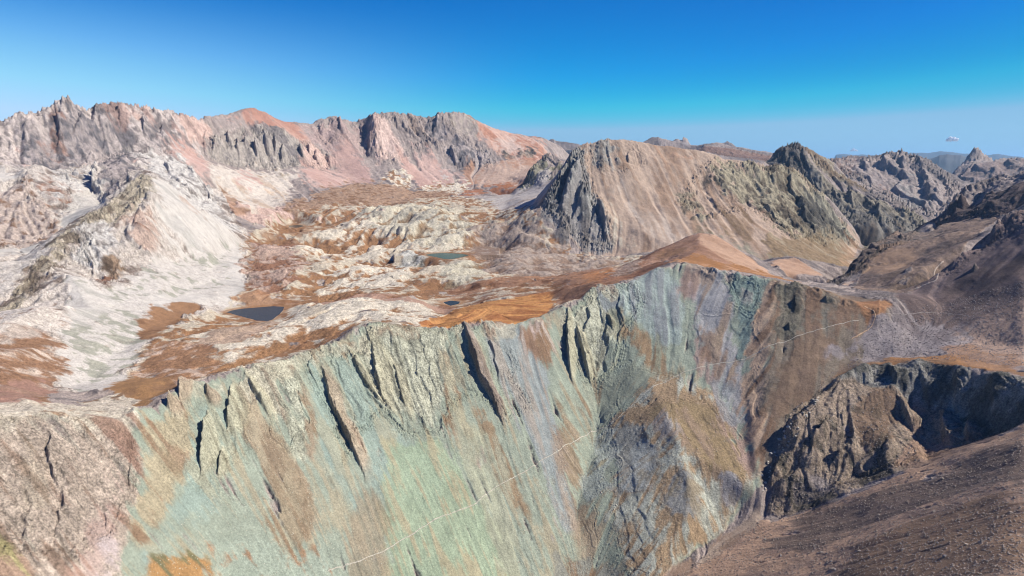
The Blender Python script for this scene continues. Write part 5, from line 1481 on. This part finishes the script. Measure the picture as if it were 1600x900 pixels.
gravel([(1355,510),(1450,480),(1600,440),(1600,575),(1400,555),(1300,580),(1262,625),(1215,690),(1240,640),(1335,560)], 9000, (.25, 1.2), (.26, .22, .20),
       'loose grey stones on the scree right of the col', (780, 1200))
gravel([(230,900),(420,600),(570,540),(900,520),(1050,430),(1160,600),(1170,740),(1020,900)], 7000, (.2, .8), (.42, .40, .31),
       'loose pale stones scattered down the green wall', NEARW)
gravel([(1195,800),(1240,640),(1310,600),(1400,610),(1440,720),(1310,775)], 3000, (.25, 1.2), (.28, .24, .20),
       'broken stones lying on the ledges of the dark crag', (600, 945))

# ------------------------------------------------------------------ very far blue mountains, each a solid ridge of its own
def far_ridge(pts, dist, depth, foot, label, name='mountain', seed=1):
    n, m = 220, 36
    P = np.array([sight(u, v) for u, v in pts])
    az = np.linspace(P[0, 0], P[-1, 0], n)
    top = np.interp(az, P[:, 0], P[:, 1]) * dist
    q = np.linspace(-1, 1, m)
    A, Qd = np.meshgrid(az, q, indexing='ij')
    rr = dist + Qd * depth
    x, y = rr * np.sin(A), rr * np.cos(A)
    k = (1 - np.abs(Qd)) ** .9
    ends = np.minimum(1, np.minimum(np.arange(n), np.arange(n)[::-1]) / 12.)[:, None]
    nz = fbm(x, y, depth * .5, 5, seed, None, .5, True)
    z = foot + (top[:, None] - foot) * k * ends + nz * depth * .02 * k
    pts3 = np.stack([x, y, z], -1).reshape(-1, 3)
    i, j = np.meshgrid(np.arange(n - 1), np.arange(m - 1), indexing='ij')
    q0 = i * m + j
    F = np.stack([q0, q0 + 1, q0 + m + 1, q0 + m], -1).reshape(-1, 4)[:, ::-1]
    c = np.tile(np.array([[.10, .10, .10, .5]], f32), (len(pts3), 1))
    put(name, mesh_np(name, pts3, F, c, MAT, True), label, 'mountain', True)
far_ridge([(1425,256),(1440,252),(1455,250),(1468,244),(1480,241),(1490,242),(1502,242),(1512,246),(1525,250),(1540,256)], 16000, 1800, -800,
          'hazy blue mountain in the gap left of the pointed peak on the right skyline', seed=3)
far_ridge([(1290,246),(1320,241),(1345,243),(1380,243),(1420,240),(1450,239),(1470,237),(1500,241),(1530,243),(1570,242),(1620,246)], 34000, 2600, -900,
          'faint pale blue mountain chain along the far right horizon', seed=8)

# ------------------------------------------------------------------ two small clouds above the far horizon
cm = bpy.data.materials.new('cloud_white')
cm.use_nodes = True
cb = cm.node_tree.nodes['Principled BSDF']
cb.inputs['Base Color'].default_value = (.9, .9, .92, 1)
cb.inputs['Roughness'].default_value = 1
tl = cm.node_tree.nodes.new('ShaderNodeBsdfTranslucent'); tl.inputs['Color'].default_value = (1, 1, 1, 1)
mx = cm.node_tree.nodes.new('ShaderNodeMixShader')
cm.node_tree.links.new(cb.outputs[0], mx.inputs[1]); cm.node_tree.links.new(tl.outputs[0], mx.inputs[2])
cm.node_tree.links.new(mx.outputs[0], cm.node_tree.nodes['Material Output'].inputs['Surface'])
def cloud(u, v, dist, blobs, label):
    import bmesh
    bm = bmesh.new()
    az, t = sight(u, v)
    px = dist / FOC
    for dx, dz, r_ in blobs:
        q = bmesh.ops.create_icosphere(bm, subdivisions=3, radius=r_ * px)['verts']
        for w_ in q:
            w_.co.z *= 1.0
            w_.co += Vector((dx * px, 0, dz * px))
    co = np.array([w_.co[:] for w_ in bm.verts])
    nz = fbm(co[:, 0] + co[:, 1] * .7, co[:, 2] + co[:, 1] * .4, 2.2 * px, 4, 5)
    for w_, d in zip(bm.verts, nz):
        w_.co += w_.co.normalized() * float(d) * .9 * px
    for f in bm.faces:
        f.smooth = True
    me = bpy.data.meshes.new('cloud'); bm.to_mesh(me); bm.free()
    me.materials.append(cm)
    o = put('cloud', me, label, 'cloud')
    o.location = (dist * math.sin(az), dist * math.cos(az), dist * t)
    o.rotation_euler = (0, 0, -az)
cloud(1488, 218, 42000, [(-4.4, -.2, 2.2), (-1.6, .6, 2.9), (1.6, .3, 2.6), (4.4, -.3, 2.0)], 'small bright white cloud above the pointed peak on the right')
cloud(1335, 234, 44000, [(-3, -1, 1.4), (-1, .3, 1.6), (1.5, -.9, 1.3), (-1.4, 1.8, .9), (3.5, -1.2, .9)], 'tiny faint cloud low over the grey massif on the horizon')

# ------------------------------------------------------------------ air
hz = bpy.data.materials.new('hazy_air')
hz.use_nodes = True
t = hz.node_tree
for n in list(t.nodes):
    if n.type != 'OUTPUT_MATERIAL':
        t.nodes.remove(n)
pv = t.nodes.new('ShaderNodeVolumePrincipled')
pv.inputs['Color'].default_value = (.40, .70, 1.0, 1)
pv.inputs['Density'].default_value = HAZE
pv.inputs['Anisotropy'].default_value = .2
t.links.new(pv.outputs[0], [n for n in t.nodes if n.type == 'OUTPUT_MATERIAL'][0].inputs['Volume'])
x0, x1, y0, y1, z0, z1 = -91000, 91000, -91000, 91000, -960, 720
hp = np.array([(x, y, z) for x in (x0, x1) for y in (y0, y1) for z in (z0, z1)])
hf = np.array([(0,1,3,2),(4,6,7,5),(0,4,5,1),(2,3,7,6),(0,2,6,4),(1,5,7,3)])
put('haze', mesh_np('haze', hp, hf, None, hz), 'thin blue mountain haze', 'haze', stuff=True)
print('verts', NA * NR, 'script done')
